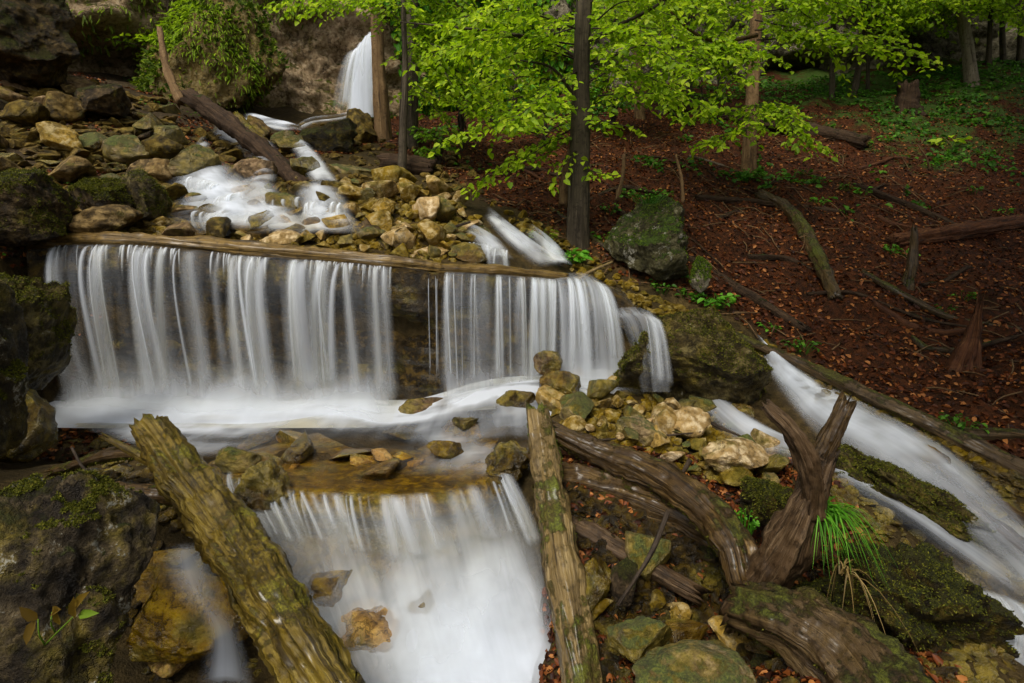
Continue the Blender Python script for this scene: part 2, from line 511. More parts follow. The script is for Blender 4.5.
M['slide_water'] = water_mat('slide_water', tint=(0.985, 0.975, 0.95), uf=5.5, vf=0.3, gloss=0.0)

# ------------------------------------------------------------------ terrain


def tps(pts, lam=1e-3):
    p = np.asarray(pts, float)
    xy, z = p[:, :2], p[:, 2]
    d = np.linalg.norm(xy[:, None] - xy[None], axis=-1)
    K = np.where(d > 0, d ** 2 * np.log(d + 1e-12), 0) + lam * np.eye(len(p))
    Q = np.hstack([np.ones((len(p), 1)), xy])
    A = np.block([[K, Q], [Q.T, np.zeros((3, 3))]])
    sol = np.linalg.solve(A, np.concatenate([z, np.zeros(3)]))

    def f(x, y):
        x, y = np.broadcast_arrays(np.asarray(x, float), np.asarray(y, float))
        out = sol[-3] + sol[-2] * x + sol[-1] * y
        for (cx, cy), wt in zip(xy, sol[:-3]):
            r2 = (x - cx) ** 2 + (y - cy) ** 2
            out = out + wt * 0.5 * r2 * np.log(r2 + 1e-18)
        return out
    return f


HILL = [(560, 235, 7.8), (600, 290, 6.9), (650, 300, 6.8), (700, 320, 6.6), (760, 347, 6.3), (850, 392, 5.5), (950, 442, 4.8), (1024, 477, 4.3),
        (700, 250, 7.9), (800, 300, 7.3), (900, 330, 6.8), (1024, 380, 5.8), (560, 180, 10), (650, 185, 9.7), (800, 200, 10), (900, 220, 9.5),
        (1024, 250, 9), (480, 125, 14), (560, 128, 14), (640, 122, 14), (720, 118, 14.5), (850, 108, 14.8), (950, 100, 15), (1024, 90, 15),
        (800, 85, 17), (950, 70, 17.5), (1100, 60, 17.5), (1250, 250, 9), (1250, 80, 16), (1200, 500, 4.2), (1400, 520, 3.4)]
UP = [(50, 250, 6.3), (130, 246, 6.35), (250, 255, 6.4), (400, 265, 6.4), (500, 272, 6.6), (560, 277, 6.8),
      (200, 225, 7), (300, 232, 7), (420, 235, 7), (500, 243, 7.2), (230, 195, 8), (320, 195, 8), (420, 200, 8.2), (250, 155, 10), (320, 160, 9.8),
      (380, 178, 9.3), (275, 132, 11.5), (340, 122, 13), (440, 150, 11.5), (480, 180, 9.6), (530, 215, 8.3),
      (0, 250, 5.6), (0, 200, 6.5), (60, 225, 6.4), (100, 180, 7.8), (0, 140, 8), (0, 95, 9.4), (80, 110, 9.6), (150, 100, 10.5), (180, 130, 9.8),
      (140, 170, 8.3), (200, 110, 11.5), (230, 105, 12.5), (-200, 250, 5.5), (-200, 90, 9.5), (0, 60, 13), (300, 95, 17), (512, 100, 18), (-100, 380, 3), (-100, 500, 2)]
LOWP = [(-4.6, 5.9, -0.15), (-3, 6, -0.2), (-1.5, 6, -0.15), (0, 6, -0.1), (0.8, 6.4, 0.0), (-4, 5, -0.15), (-2.5, 5.1, -0.15), (-1, 5.1, -0.12), (0, 5.2, -0.05),
        (-1.9, 4.45, -0.10), (-0.9, 4.35, -0.10), (-0.1, 4.55, -0.08), (-1.9, 4.05, -0.6), (-0.9, 3.95, -0.62), (-0.1, 4.1, -0.55), (-1.6, 3.4, -0.85), (-0.8, 3.2, -0.9), (0, 3.2, -0.85),
        (-2.9, 4.4, 0.0), (-2.7, 3.8, -0.35), (-2.4, 3.2, -0.75), (-3.6, 4.2, 0.1), (-3.2, 3.0, 0.0), (-2.0, 2.2, -1.0), (0, 2, -1.2), (-3, 1, -0.6), (0, 0, -1.5), (2.5, 0, -1.3)]
LOWPX = [(560, 405, 5.8), (600, 395, 5.9), (650, 400, 5.7), (560, 440, 4.75), (640, 440, 4.8), (700, 440, 5.0), (650, 475, 4.4), (740, 470, 4.5),
         (560, 470, 4.3), (600, 560, 3.7), (650, 610, 3.35), (600, 640, 3.1), (700, 660, 2.95), (620, 700, 2.75), (760, 560, 3.7), (700, 520, 4.0),
         (775, 365, 6.0), (850, 425, 5.1), (930, 500, 4.3), (1000, 580, 3.7), (1050, 660, 3.2), (790, 445, 4.9), (870, 505, 4.05), (960, 585, 3.45),
         (720, 405, 5.5), (690, 400, 5.7), (830, 480, 4.0), (900, 530, 3.6), (860, 640, 2.95), (950, 683, 2.7), (1000, 650, 2.95), (780, 700, 2.5)]
gU = tps([at(*p) for p in UP + HILL])
gL = tps(LOWP + [at(*p) - np.array([0, 0, 0.22 if 10 <= i <= 14 else 0]) for i, p in enumerate(LOWPX)] + [at(*p) for p in HILL[3:9]])
LX = [-20, -4.85, -1.2, 0.5, 1.0, 1.45, 1.9, 2.5, 3.1, 3.67, 4.2, 4.6, 6.0, 9.0]
LY = [6.15, 6.15, 6.25, 6.5, 6.78, 6.65, 6.45, 6.3, 5.5, 4.3, 3.0, 1.5, 0.0, -9.0]
BY = [-9, 0.0, 2.5, 3.6, 4.8, 6.15, 30]
BX = [-2.8, -2.9, -3.3, -3.95, -4.65, -4.85, -4.85]


def ground0(x, y):
    d = np.maximum(y - np.interp(x, LX, LY), np.interp(y, BY, BX) - x)
    k = sstep(-0.06, 0.14, d)
    return gU(x, y) * k + gL(x, y) * (1 - k)


L2X = [-20, -6, -3.6, -2.4, -1.3, -0.3, 0.6, 1.3, 1.9, 2.6, 3.3, 4.0, 4.6, 6, 9]
L2Y = [40, 40, 13.5, 11.2, 9.9, 8.5, 7.75, 7.25, 7.0, 6.6, 5.6, 4.2, 2.6, 0, -6]


def hillness(x, y):
    return y - np.interp(x, L2X, L2Y)


gx = np.concatenate([np.arange(-18, -6, 0.2), np.arange(-6, 6, 0.06), np.arange(6, 22.01, 0.2)])
gy = np.concatenate([np.arange(-3, 1.6, 0.25), np.arange(1.6, 9, 0.06), np.arange(9, 24.1, 0.15)])
GX, GY = np.meshgrid(gx, gy)
GZ = ground0(GX, GY)
hl = hillness(GX, GY)
bump_amt = 0.5 + 1.1 * sstep(0.2, 1.8, hl)
GZ = GZ + bump_amt * (0.17 * fbm(GX * 0.9, GY * 0.9, 0.3, 4) + 0.09 * fbm(GX * 2.6, GY * 2.6, 1.7, 4))


def ground(x, y):
    x, y = np.asarray(x, float), np.asarray(y, float)
    i = np.clip(np.searchsorted(gx, x) - 1, 0, len(gx) - 2)
    j = np.clip(np.searchsorted(gy, y) - 1, 0, len(gy) - 2)
    tx = np.clip((x - gx[i]) / (gx[i + 1] - gx[i]), 0, 1)
    ty = np.clip((y - gy[j]) / (gy[j + 1] - gy[j]), 0, 1)
    return (GZ[j, i] * (1 - tx) + GZ[j, i + 1] * tx) * (1 - ty) + (GZ[j + 1, i] * (1 - tx) + GZ[j + 1, i + 1] * tx) * ty


def at_g(px, py, ymin=1.6):
    """the ground point seen at a pixel"""
    d = ray(px, py)
    Y = np.arange(ymin, 23, 0.02)
    t = Y / d[1]
    x, z = d[0] * t, CAMZ + d[2] * t
    hit = np.nonzero(z <= ground(x, Y))[0]
    k = hit[0] if len(hit) else len(Y) - 1
    return np.array([x[k], Y[k], z[k]])


leafw = sstep(0.0, 0.5, hl)
left_bank = sstep(-4.6, -5.4, GX) * sstep(5.5, 6.6, GY)
greenw = sstep(10.5, 13, GY) * sstep(0.3, 1.5, hl) * sstep(4, 9, GX)
mb = MB()
mb.add(np.stack([GX, GY, GZ], -1).reshape(-1, 3), grid_faces(len(gy), len(gx)), np.stack([GX, GY], -1).reshape(-1, 2),
       leaf=leafw.ravel(), green=greenw.ravel(), bank=left_bank.ravel())
t = NT('forest_floor')
P = t.pos()
n1, n2, n3 = t.noise(P, 1.7, 8, 0.62), t.noise(P, 13, 8, 0.65), t.noise(P, 55, 4, 0.6)
soil = t.mix(t.step(n2, .38, .62), (0.020, 0.007, 0.002), (0.070, 0.020, 0.005))
soil = t.mix(t.math('MULTIPLY', t.step(n3, .5, .68), 0.6), soil, (0.10, 0.038, 0.012))
soil = t.mix(t.math('MULTIPLY', t.step(n1, .5, .68), 0.55), soil, (0.012, 0.006, 0.003))
grav = t.mix(t.step(n2, .36, .64), (0.034, 0.022, 0.007), (0.085, 0.056, 0.018))
grav = t.mix(t.math('MULTIPLY', t.step(n1, .42, .62), 0.75), grav, (0.022, 0.016, 0.006))
bank = t.mix(t.step(n2, .38, .62), (0.028, 0.02, 0.010), (0.075, 0.05, 0.024))
col = t.mix(t.attr('bank'), grav, bank)
col = t.mix(t.attr('leaf'), col, soil)
grn = t.mix(t.step(n3, .35, .65), (0.022, 0.045, 0.007), (0.06, 0.10, 0.014))
gm = t.step(t.math('ADD', t.math('MULTIPLY', t.attr('green'), 0.3), n1), 0.68, 0.82)
col = t.mix(gm, col, grn)
b = t.n('BsdfPrincipled', 0, Base_Color=col, Roughness=0.75, Normal=t.bump(t.math('ADD', n2, t.math('MULTIPLY', n3, 0.5)), 0.9, 0.05))
b.node.inputs['Specular IOR Level'].default_value = 0.12
tag(mb.build('ground', t.surf(b), origin=(0, 0, 0)), kind='structure')

# ------------------------------------------------------------------ rocks


def ico(sub):
    bm = bmesh.new()
    bmesh.ops.create_icosphere(bm, subdivisions=sub, radius=1.0)
    v = np.array([q.co[:] for q in bm.verts])
    f = [tuple(x.index for x in q.verts) for q in bm.faces]
    bm.free()
    return v, f


ICO = {k: ico(k) for k in (2, 4, 5, 6)}


def rock_shape(seed, sub=4, cuts=14, rough=0.06, depth=(0.45, 0.85), soft=0.97, freq=1.3, big=0.25):
    r_ = np.random.default_rng(seed)
    v, f = ICO[sub]
    v = v.copy()
    v *= (1 + big * fbm(v[:, 0] * 0.9 + seed, v[:, 1] * 0.9, v[:, 2] * 0.9, 2))[:, None]
    for k in range(cuts):
        n = r_.normal(size=3)
        n /= np.linalg.norm(n)
        d = r_.uniform(*depth)
        v -= np.outer(np.maximum(0, v @ n - d) * soft, n)
    nn = v / np.linalg.norm(v, axis=1)[:, None]
    v = v + nn * (rough * fbm(v[:, 0] * freq * 2 + seed * 3.1, v[:, 1] * freq * 2, v[:, 2] * freq * 2, 5, 0.55))[:, None] * 1.5
    lo, hi = v.min(0), v.max(0)
    return (v - (lo + hi) / 2) / ((hi - lo) / 2), f


PROTO = []
for s in range(18):
    v, f = rock_shape(100 + s, 4, cuts=random.choice([7, 9, 12]), rough=0.045, depth=(0.30, 0.72))
    m_ = MB()
    m_.add(v, f, v[:, :2])
    o = m_.build('stone', M['limestone'], origin=(0, 0, 0))
    PROTO.append(o.data)
    bpy.data.objects.remove(o)
PLACED = []


def stone(loc, size, mat, label, group, name='stone', rot=None, proto=None, cat='stone'):
    o = bpy.data.objects.new(name, proto or random.choice(PROTO))
    COL.objects.link(o)
    o.location = loc
    o.scale = size
    o.rotation_euler = rot if rot is not None else (random.uniform(-.35, .35), random.uniform(-.35, .35), random.uniform(0, 6.28))
    o.material_slots[0].link = 'OBJECT'
    o.material_slots[0].material = M[mat]
    return tag(o, label, cat, group)


def in_poly(x, y, poly):
    c, j = False, len(poly) - 1
    for i in range(len(poly)):
        if (poly[i][1] > y) != (poly[j][1] > y) and x < (poly[j][0] - poly[i][0]) * (y - poly[i][1]) / (poly[j][1] - poly[i][1]) + poly[i][0]:
            c = not c
        j = i
    return c


def stones_fill(poly, n, size, mats, label, group, sink=0.3, lift=0.0, spacing=0.62, flat=(0.55, 0.9)):
    xs, ys = [p[0] for p in poly], [p[1] for p in poly]
    done, tries = 0, 0
    mine = []
    while done < n and tries < n * 30:
        tries += 1
        px, py = random.uniform(min(xs), max(xs)), random.uniform(min(ys), max(ys))
        if not in_poly(px, py, poly):
            continue
        p = at_g(px, py)
        r = math.exp(random.uniform(math.log(size[0]), math.log(size[1]))) * p[1] / FPX / 2
        if any((p[0] - q[0]) ** 2 + (p[1] - q[1]) ** 2 < (spacing * (r + q[2])) ** 2 for q in mine):
            continue
        mine.append((p[0], p[1], r))
        e = random.uniform(0.75, 1.25)
        fz = random.uniform(*flat)
        stone((p[0], p[1], ground(p[0], p[1]) + r * fz * (1 - 2 * sink) + lift), (r * e, r / e, r * fz), random.choice(mats), label, group)
        done += 1


def boulder(px, py, wpx, hpx, Y, mat, label, seed, deep=1.0, cuts=12, rough=0.09, sub=5, rot=0.0, name='boulder', cat='boulder', depth=(0.45, 0.85), freq=1.3, parent=None, tilt=0.0, big=0.25):
    """one rock of its own whose outline fills a pixel box at a distance"""
    v, f = rock_shape(seed, sub, cuts, rough, depth, freq=freq, big=big)
    c = at(px, py, Y)
    sx, sz = wpx * Y / FPX / 2, hpx * Y / FPX / 2
    v = v * np.array([sx, (sx + sz) / 2 * deep, sz])
    if tilt:
        ct, st = math.cos(tilt), math.sin(tilt)
        x, z = v[:, 0] * ct + v[:, 2] * st, -v[:, 0] * st + v[:, 2] * ct
        v = np.stack([x, v[:, 1], z], 1)
    m_ = MB()
    m_.add(v + c, f, v[:, :2])
    o = m_.build(name, M[mat], origin=tuple(c))
    return tag(o, label, cat)

# ------------------------------------------------------------------ rock ledges and cliffs


def ledge(name, path, depth, back, mat, label, seed, strata=5.0, amp=0.14, under=0.25, cols=160, rows=46, lip=0.07, cat='rock ledge'):
    """a rock step: a rounded lip along PATH, a layered face that drops DEPTH below it, a top that runs BACK into the bank"""
    C = spline(path, cols)
    T = np.gradient(C, axis=0)
    N = np.stack([T[:, 1], -T[:, 0], 0 * T[:, 0]], 1)
    N /= np.linalg.norm(N, axis=1)[:, None]
    if N[:, 1].mean() > 0:
        N = -N
    s = np.concatenate([[0], np.cumsum(np.linalg.norm(np.diff(C, axis=0), axis=1))])
    out = []
    for i in range(rows):
        q = i / (rows - 1)
        if q < 0.22:
            k = q / 0.22
            h, o = np.zeros(cols), -back * (1 - k) + 0 * s
        elif q < 0.36:
            a = (q - 0.22) / 0.14 * math.pi / 2
            h, o = -lip * (1 - math.cos(a)) + 0 * s, lip * math.sin(a) + 0 * s
        else:
            k = (q - 0.36) / 0.64
            z = -lip - (depth - lip) * k
            h = z + 0 * s
            o = lip - under * sstep(0, 0.3, k) * (1 - 0.7 * k) + amp * sstep(0, .12, k) * (fbm(s * 1.1 + seed, z * strata, 0.5, 5) + 0.8 * perlin(s * 0.7, z * 1.4, seed)) * 1.6
        nz = 0.025 * fbm(s * 2.2, q * 3, seed * 1.3, 4)
        out.append(C + N * (o[:, None]) + np.stack([0 * s, 0 * s, h + nz], 1))
    V = np.array(out)
    m_ = MB()
    m_.add(V.reshape(-1, 3), grid_faces(rows, cols), np.stack([np.repeat(s[None], rows, 0), np.repeat(np.linspace(0, 2, rows)[:, None], cols, 1)], -1).reshape(-1, 2))
    return tag(m_.build(name, M[mat]), label, cat)


LIP1 = [at(30, 250, 6.1), at(60, 247, 6.15), at(130, 246, 6.12), at(250, 256, 6.12), at(400, 268, 6.15), at(445, 273, 6.2), at(520, 277, 6.35), at(560, 280, 6.5), at(605, 285, 6.7), at(640, 312, 6.6)]
ledge('rock_ledge', LIP1, 1.9, 0.5, 'ledge', 'long layered brown rock step behind the two wide water curtains', 1.0)
LIP2 = [at_z(215, 460, 0.0), at_z(250, 482, 0.0), at_z(310, 493, 0.0), at_z(400, 496, 0.0), at_z(470, 487, 0.0), at_z(510, 470, 0.02)]
ledge('rock_ledge', LIP2, 0.9, 0.9, 'ochre_ledge', 'low rounded ochre rock lip in front of the middle pool', 5.0, lip=0.10, amp=0.1, under=0.1, cols=90)

# cliff at the head of the valley


def cliff(name, path, z0, z1, label, seed, amp=0.9, cols=220, rows=90, holes=(), mat='cliff', lean=0.0):
    C = spline(path, cols)
    T = np.gradient(C, axis=0)
    N = np.stack([T[:, 1], -T[:, 0], 0 * T[:, 0]], 1)
    N /= np.linalg.norm(N, axis=1)[:, None]
    z = np.linspace(z0, z1, rows)[:, None]
    s = np.concatenate([[0], np.cumsum(np.linalg.norm(np.diff(C, axis=0), axis=1))])[None]
    o = amp * (fbm(s * 0.35 + seed, z * 0.45, 1.1, 5, 0.55) * 1.3 + 0.35 * fbm(s * 1.6, z * 2.5, seed, 4)) - lean * (z - z0)
    # blocky joints
    o = o + 0.35 * amp * np.round(perlin(s * 0.5, z * 0.7, seed + 4) * 3) / 3
    for hx, hz, rx, rz, dep in holes:
        X = C[None, :, 0]
        o = o - dep * np.exp(-(((X - hx) / rx) ** 4 + ((z - hz) / rz) ** 4))
    V = C[None] * np.array([1, 1, 0]) + N[None] * o[..., None]
    V = V + np.zeros((rows, cols, 3))
    V[..., 2] = z
    m_ = MB()
    m_.add(V.reshape(-1, 3), grid_faces(rows, cols), np.stack([np.repeat(s, rows, 0), np.repeat(z, cols, 1)], -1).reshape(-1, 2))
    return tag(m_.build(name, M[mat]), label, 'cliff')


hole = at(812, 72, 17.8)
cliff('cliff', [(0.5, 17.8, 0), (3, 18.6, 0), (6, 18.4, 0), (9, 18.2, 0), (13, 18.6, 0), (20, 18, 0), (26, 15, 0)], 3.5, 10.5,
      'grey limestone cliff with a dark hollow behind the right hand trees', 2.0, holes=[(hole[0], hole[2], 0.85, 0.55, 2.5)])
hole2 = at(105, 62, 11.5)
cliff('cliff', [(-22, 8, 0), (-14, 9.2, 0), (-10, 10.4, 0), (-7.6, 12.3, 0), (-5.4, 13.3, 0), (-4.2, 13.7, 0), (-3.2, 14.2, 0), (-2.2, 15.4, 0), (0, 17.2, 0), (3, 18.9, 0)], 2.5, 9.0,
      'mossy rock cliff around the slender upper waterfall', 6.0, amp=0.75, holes=[(hole2[0], hole2[2], 1.2, 0.7, 1.2)], mat='moss_cliff')

# ------------------------------------------------------------------ single boulders
boulder(697, 368, 160, 128, 5.75, 'moss_boulder', 'big moss brown boulder beside the right end of the wide fall', 31, deep=0.9, cuts=8, sub=6, tilt=0.28, rough=0.11)
boulder(647, 236, 82, 86, 7.4, 'green_boulder', 'block of pale rock with a green moss cap near the central trunk', 32, cuts=7, rough=0.10, sub=6)
boulder(700, 275, 22, 36, 7.0, 'green_boulder', 'small upright grey stone right of the moss capped block', 33, cuts=8, sub=4)
boulder(38, 608, 205, 285, 2.3, 'dark_boulder', 'black lichen spotted boulder filling the bottom left foreground', 34, deep=0.7, cuts=9, sub=6, rough=0.13, tilt=0.12)
boulder(-52, 385, 130, 240, 2.7, 'dark_boulder', 'tall dark mossy rock at the left edge above the black boulder', 36, deep=0.8, cuts=9, sub=6, rough=0.12)
boulder(12, 345, 84, 150, 4.9, 'moss_boulder', 'brown mossy rock left of the wide water curtain', 37, deep=0.9, cuts=8, sub=6, rough=0.12, tilt=0.35)
boulder(14, 425, 76, 80, 4.7, 'wet_stone', 'dark wet rock at the waterline left of the wide curtain', 61, deep=0.9, cuts=8, sub=5)
boulder(18, 208, 96, 78, 6.0, 'moss_dark', 'rounded dark brown boulder on the left bank above the ledge', 38, cuts=6, rough=0.11, sub=6)
boulder(100, 205, 62, 56, 6.6, 'moss_dark', 'dark blocky boulder covered in moss on the left bank', 62, cuts=8, rough=0.12, sub=5)
boulder(143, 200, 50, 60, 6.9, 'moss_boulder', 'upright mossy boulder left of the lower cascades', 63, cuts=8, rough=0.12, sub=5)
boulder(95, 220, 90, 34, 6.45, 'bank_stone', 'long grey brown slab lying on the left end of the ledge', 64, cuts=8, sub=5)
boulder(60, 108, 44, 30, 8.9, 'bank_stone', 'pale block high on the left bank', 65, cuts=8, sub=4)
boulder(100, 100, 52, 32, 9.2, 'moss_dark', 'dark mossy block next to the pale one high on the left bank', 66, cuts=8, sub=5)
boulder(65, 140, 46, 26, 8.1, 'limestone', 'yellow slab tilted on the left bank', 67, cuts=8, sub=4, tilt=0.4)
boulder(128, 150, 50, 30, 8.4, 'mossy_stone', 'flat green slab in the middle of the left bank', 68, cuts=8, sub=4)
boulder(165, 148, 40, 26, 8.5, 'bank_stone', 'smooth grey stone beside the upper left cascade', 69, cuts=6, sub=4)
boulder(190, 165, 56, 40, 8.2, 'mossy_stone', 'broad mossy rock between the two upper cascades', 70, cuts=8, sub=5)
boulder(15, 20, 120, 130, 9.8, 'moss_dark', 'grey rock outcrop in the top left corner', 71, cuts=10, sub=6, rough=0.14)
boulder(205, 55, 165, 170, 12.3, 'moss_cliff', 'great mossy rock mound left of the upper waterfall', 72, deep=0.6, cuts=5, sub=6, rough=0.14, name='mossy_mound', cat='mossy mound')
boulder(328, 150, 66, 60, 11.0, 'moss_dark', 'dark rock under the foot of the upper waterfall', 39, cuts=8, rough=0.14)
boulder(362, 134, 36, 50, 11.8, 'bank_stone', 'dark pointed rock left of the pale trunks', 40, cuts=9, sub=4)
boulder(350, 178, 46, 30, 9.4, 'mossy_stone', 'green topped stone right of the upper white chute', 41, cuts=9, tilt=0.35, sub=4)
boulder(474, 232, 36, 22, 7.3, 'mossy_stone', 'dark slanted mossy stone beside the upper right chute', 42, cuts=9, tilt=0.5, sub=4)
boulder(471, 256, 44, 28, 6.75, 'wet_stone', 'dark wet stone veiled by water just above the right curtain', 43, cuts=9, sub=4)
boulder(427, 256, 46, 22, 6.75, 'limestone', 'pale flat stone on the ledge between the two curtains', 44, cuts=10, sub=4)
boulder(255, 225, 52, 26, 6.9, 'bank_stone', 'slanted brown slab dividing the small cascades', 73, cuts=8, sub=4, tilt=0.4)
boulder(282, 205, 40, 26, 7.3, 'mossy_stone', 'dark mossy stone between the small cascades', 74, cuts=8, sub=4)
boulder(283, 240, 44, 22, 6.7, 'limestone', 'pale wet stone in the last small cascade', 75, cuts=8, sub=4)
boulder(560, 388, 46, 42, 5.75, 'wet_stone', 'brown wet boulder at the foot of the right curtain', 45, cuts=9, tilt=0.5)
boulder(548, 362, 30, 26, 5.9, 'wet_stone', 'small wet stone on top of the boulder in the right curtain', 46, cuts=8, sub=4)
boulder(520, 402, 50, 30, 5.8, 'wet_stone', 'low brown stone washed by the right curtain', 47, cuts=9, sub=4)
boulder(425, 408, 56, 18, 5.9, 'wet_stone', 'flat dark slab lying under the gap between the curtains', 76, cuts=9, sub=4)
boulder(465, 424, 28, 16, 5.4, 'wet_stone', 'small brown stone at the back of the middle pool', 77, cuts=8, sub=4)
boulder(445, 450, 38, 22, 4.75, 'ochre_ledge', 'golden stone breaking the surface of the middle pool', 78, cuts=8, sub=4)
boulder(240, 458, 44, 26, 4.55, 'mossy_stone', 'pale wet stone next to the top of the big yellow log', 48, cuts=7, sub=4)
boulder(372, 640, 80, 84, 3.64, 'ochre_ledge', 'ochre wet rock poking out of the lower white water', 49, cuts=7, sub=5, rough=0.1)
boulder(418, 604, 50, 40, 3.70, 'ochre_ledge', 'golden rock under the veil in the middle of the lower fall', 89, cuts=8, sub=5, rough=0.1)
boulder(335, 588, 56, 42, 3.76, 'ochre_ledge', 'small ochre rock under the veil beside the big log', 90, cuts=8, sub=5, rough=0.1)
boulder(300, 612, 56, 50, 3.72, 'wet_stone', 'brown rock half veiled beside the big yellow log', 79, cuts=8, sub=5)
boulder(365, 578, 55, 34, 3.86, 'wet_stone', 'low brown stone half veiled below the middle lip', 50, cuts=9, sub=4)
boulder(447, 556, 34, 22, 3.95, 'wet_stone', 'small wet stone in the strands of the lower fall', 51, cuts=9, sub=4)
boulder(195, 612, 120, 90, 3.5, 'ochre_ledge', 'orange brown wet rock under the big yellow log', 52, cuts=7, sub=5, deep=0.7, rough=0.1)
boulder(690, 672, 120, 50, 2.75, 'mossy_stone', 'pale stone at the bottom edge below the forked stump', 53, cuts=9, sub=5)
boulder(735, 456, 70, 32, 4.4, 'limestone', 'broad flat yellow stone at the right of the rubble heap', 54, cuts=8, sub=5)
boulder(690, 425, 44, 36, 4.9, 'limestone', 'tall pale stone at the back right of the rubble heap', 80, cuts=8, sub=4)
boulder(640, 430, 50, 30, 4.75, 'mossy_stone', 'green mossy stone behind the curved log', 81, cuts=8, sub=5)
boulder(915, 608, 180, 128, 3.15, 'moss_dark', 'large overhanging moss rock at the lower right', 55, cuts=3, sub=6, deep=0.9, tilt=0.5, rough=0.26, big=0.4)
boulder(912, 500, 200, 52, 4.12, 'moss_boulder', 'long mossy rock rib between the two right hand streams', 56, cuts=4, sub=6, tilt=0.55, rough=0.24, big=0.4)
boulder(830, 625, 150, 80, 3.2, 'moss_dark', 'dark mossy hump behind the stout mossy log', 82, cuts=6, sub=6, rough=0.15)
boulder(772, 500, 60, 50, 3.8, 'moss_dark', 'mossy rock behind the forked stump', 83, cuts=7, sub=5, rough=0.13)
boulder(925, 464, 46, 40, 4.55, 'wet_stone', 'dark wet stone in the white slide on the right', 57, cuts=9, sub=4, tilt=0.4)
boulder(668, 425, 36, 40, 5.0, 'limestone', 'upright pale stone in the middle of the rubble heap', 58, cuts=9, sub=4)

boulder(508, 462, 48, 40, 4.45, 'wet_stone', 'dark crumbly rock with dead leaves left of the upright pale log', 84, cuts=7, sub=5, rough=0.16)
boulder(500, 490, 34, 30, 4.25, 'wet_stone', 'small red brown wet stone at the right end of the middle lip', 85, cuts=7, sub=4)
boulder(265, 490, 60, 60, 4.1, 'wet_stone', 'dark clump of rock and debris right of the big yellow log', 86, cuts=7, sub=5, rough=0.16)
boulder(590, 590, 60, 60, 3.5, 'wet_stone', 'golden wet rock just right of the upright pale log', 87, cuts=8, sub=5)
boulder(640, 640, 70, 60, 3.1, 'mossy_stone', 'mossy stone in the bottom of the hollow', 88, cuts=8, sub=5)

boulder(845, 430, 26, 16, 5.15, 'wet_stone', 'low wet stone in the upper part of the white slide', 91, cuts=8, sub=4)
boulder(975, 520, 40, 24, 4.0, 'wet_stone', 'low dark stone in the lower part of the white slide', 92, cuts=8, sub=4, tilt=0.5)
boulder(785, 455, 30, 20, 4.75, 'mossy_stone', 'wet mossy stone in the overflow behind the forked stump', 93, cuts=8, sub=4)
boulder(740, 412, 26, 16, 5.3, 'wet_stone', 'brown stone in the white overflow below the big boulder', 94, cuts=8, sub=4)

# ------------------------------------------------------------------ stones by the many
HEAP = [(330, 195), (390, 185), (450, 200), (482, 225), (455, 262), (400, 264), (330, 250)]
CASC = [(160, 205), (340, 200), (340, 254), (150, 244)]
UPPER = [(150, 130), (300, 140), (325, 200), (170, 210)]
BANK = [(-20, 92), (90, 85), (170, 105), (180, 180), (160, 240), (40, 240), (-20, 190)]
RUB = [(545, 398), (640, 382), (700, 405), (780, 450), (770, 492), (700, 480), (640, 450), (560, 440)]
HOLLOW = [(590, 560), (700, 540), (780, 620), (800, 690), (600, 690)]
FOOT = [(480, 195), (560, 235), (600, 265), (700, 320), (780, 352), (1000, 455), (990, 470), (890, 425), (760, 360), (690, 330), (590, 290), (520, 230)]
stones_fill(HEAP, 66, (9, 38), ['limestone', 'limestone', 'limestone', 'mossy_stone'], 'yellowish stone in the dry heap right of the small cascades', 'stones heaped right of the cascades', sink=0.12, spacing=0.55, lift=0.03)
stones_fill(CASC, 36, (12, 38), ['limestone', 'wet_stone', 'limestone', 'bank_stone'], 'wet stone in the small cascades above the left curtain', 'stones in the small cascades', sink=0.12, lift=0.03)
stones_fill(UPPER, 32, (12, 36), ['mossy_stone', 'wet_stone', 'mossy_stone', 'bank_stone'], 'mossy stone among the upper cascades', 'stones among the upper cascades', sink=0.12)
stones_fill(BANK, 52, (10, 54), ['bank_stone', 'bank_stone', 'bank_stone', 'mossy_stone', 'moss_dark'], 'brown stone on the steep left bank', 'stones on the left bank', sink=0.22, flat=(0.35, 0.75), spacing=0.6)
stones_fill(RUB, 66, (9, 38), ['limestone', 'limestone', 'mossy_stone'], 'yellow olive stone in the rubble heap behind the curved log', 'stones in the rubble heap', sink=0.15, spacing=0.55, lift=0.03)
stones_fill(HOLLOW, 14, (22, 54), ['wet_stone', 'mossy_stone', 'moss_dark', 'limestone'], 'wet brown stone in the dark hollow below the curved log', 'stones in the hollow below the logs', sink=0.2)
stones_fill([(250, 435), (510, 425), (510, 478), (255, 482)], 26, (18, 56), ['ochre_ledge', 'ochre_ledge', 'wet_stone'], 'golden stone lying under the shallow middle pool', 'stones on the bed of the middle pool', sink=0.3, flat=(0.25, 0.45), lift=0.0)
stones_fill([(160, 560), (240, 600), (260, 683), (160, 683)], 6, (30, 70), ['ochre_ledge', 'wet_stone'], 'orange brown stone in the water beneath the big yellow log', 'stones beneath the big yellow log', sink=0.25)


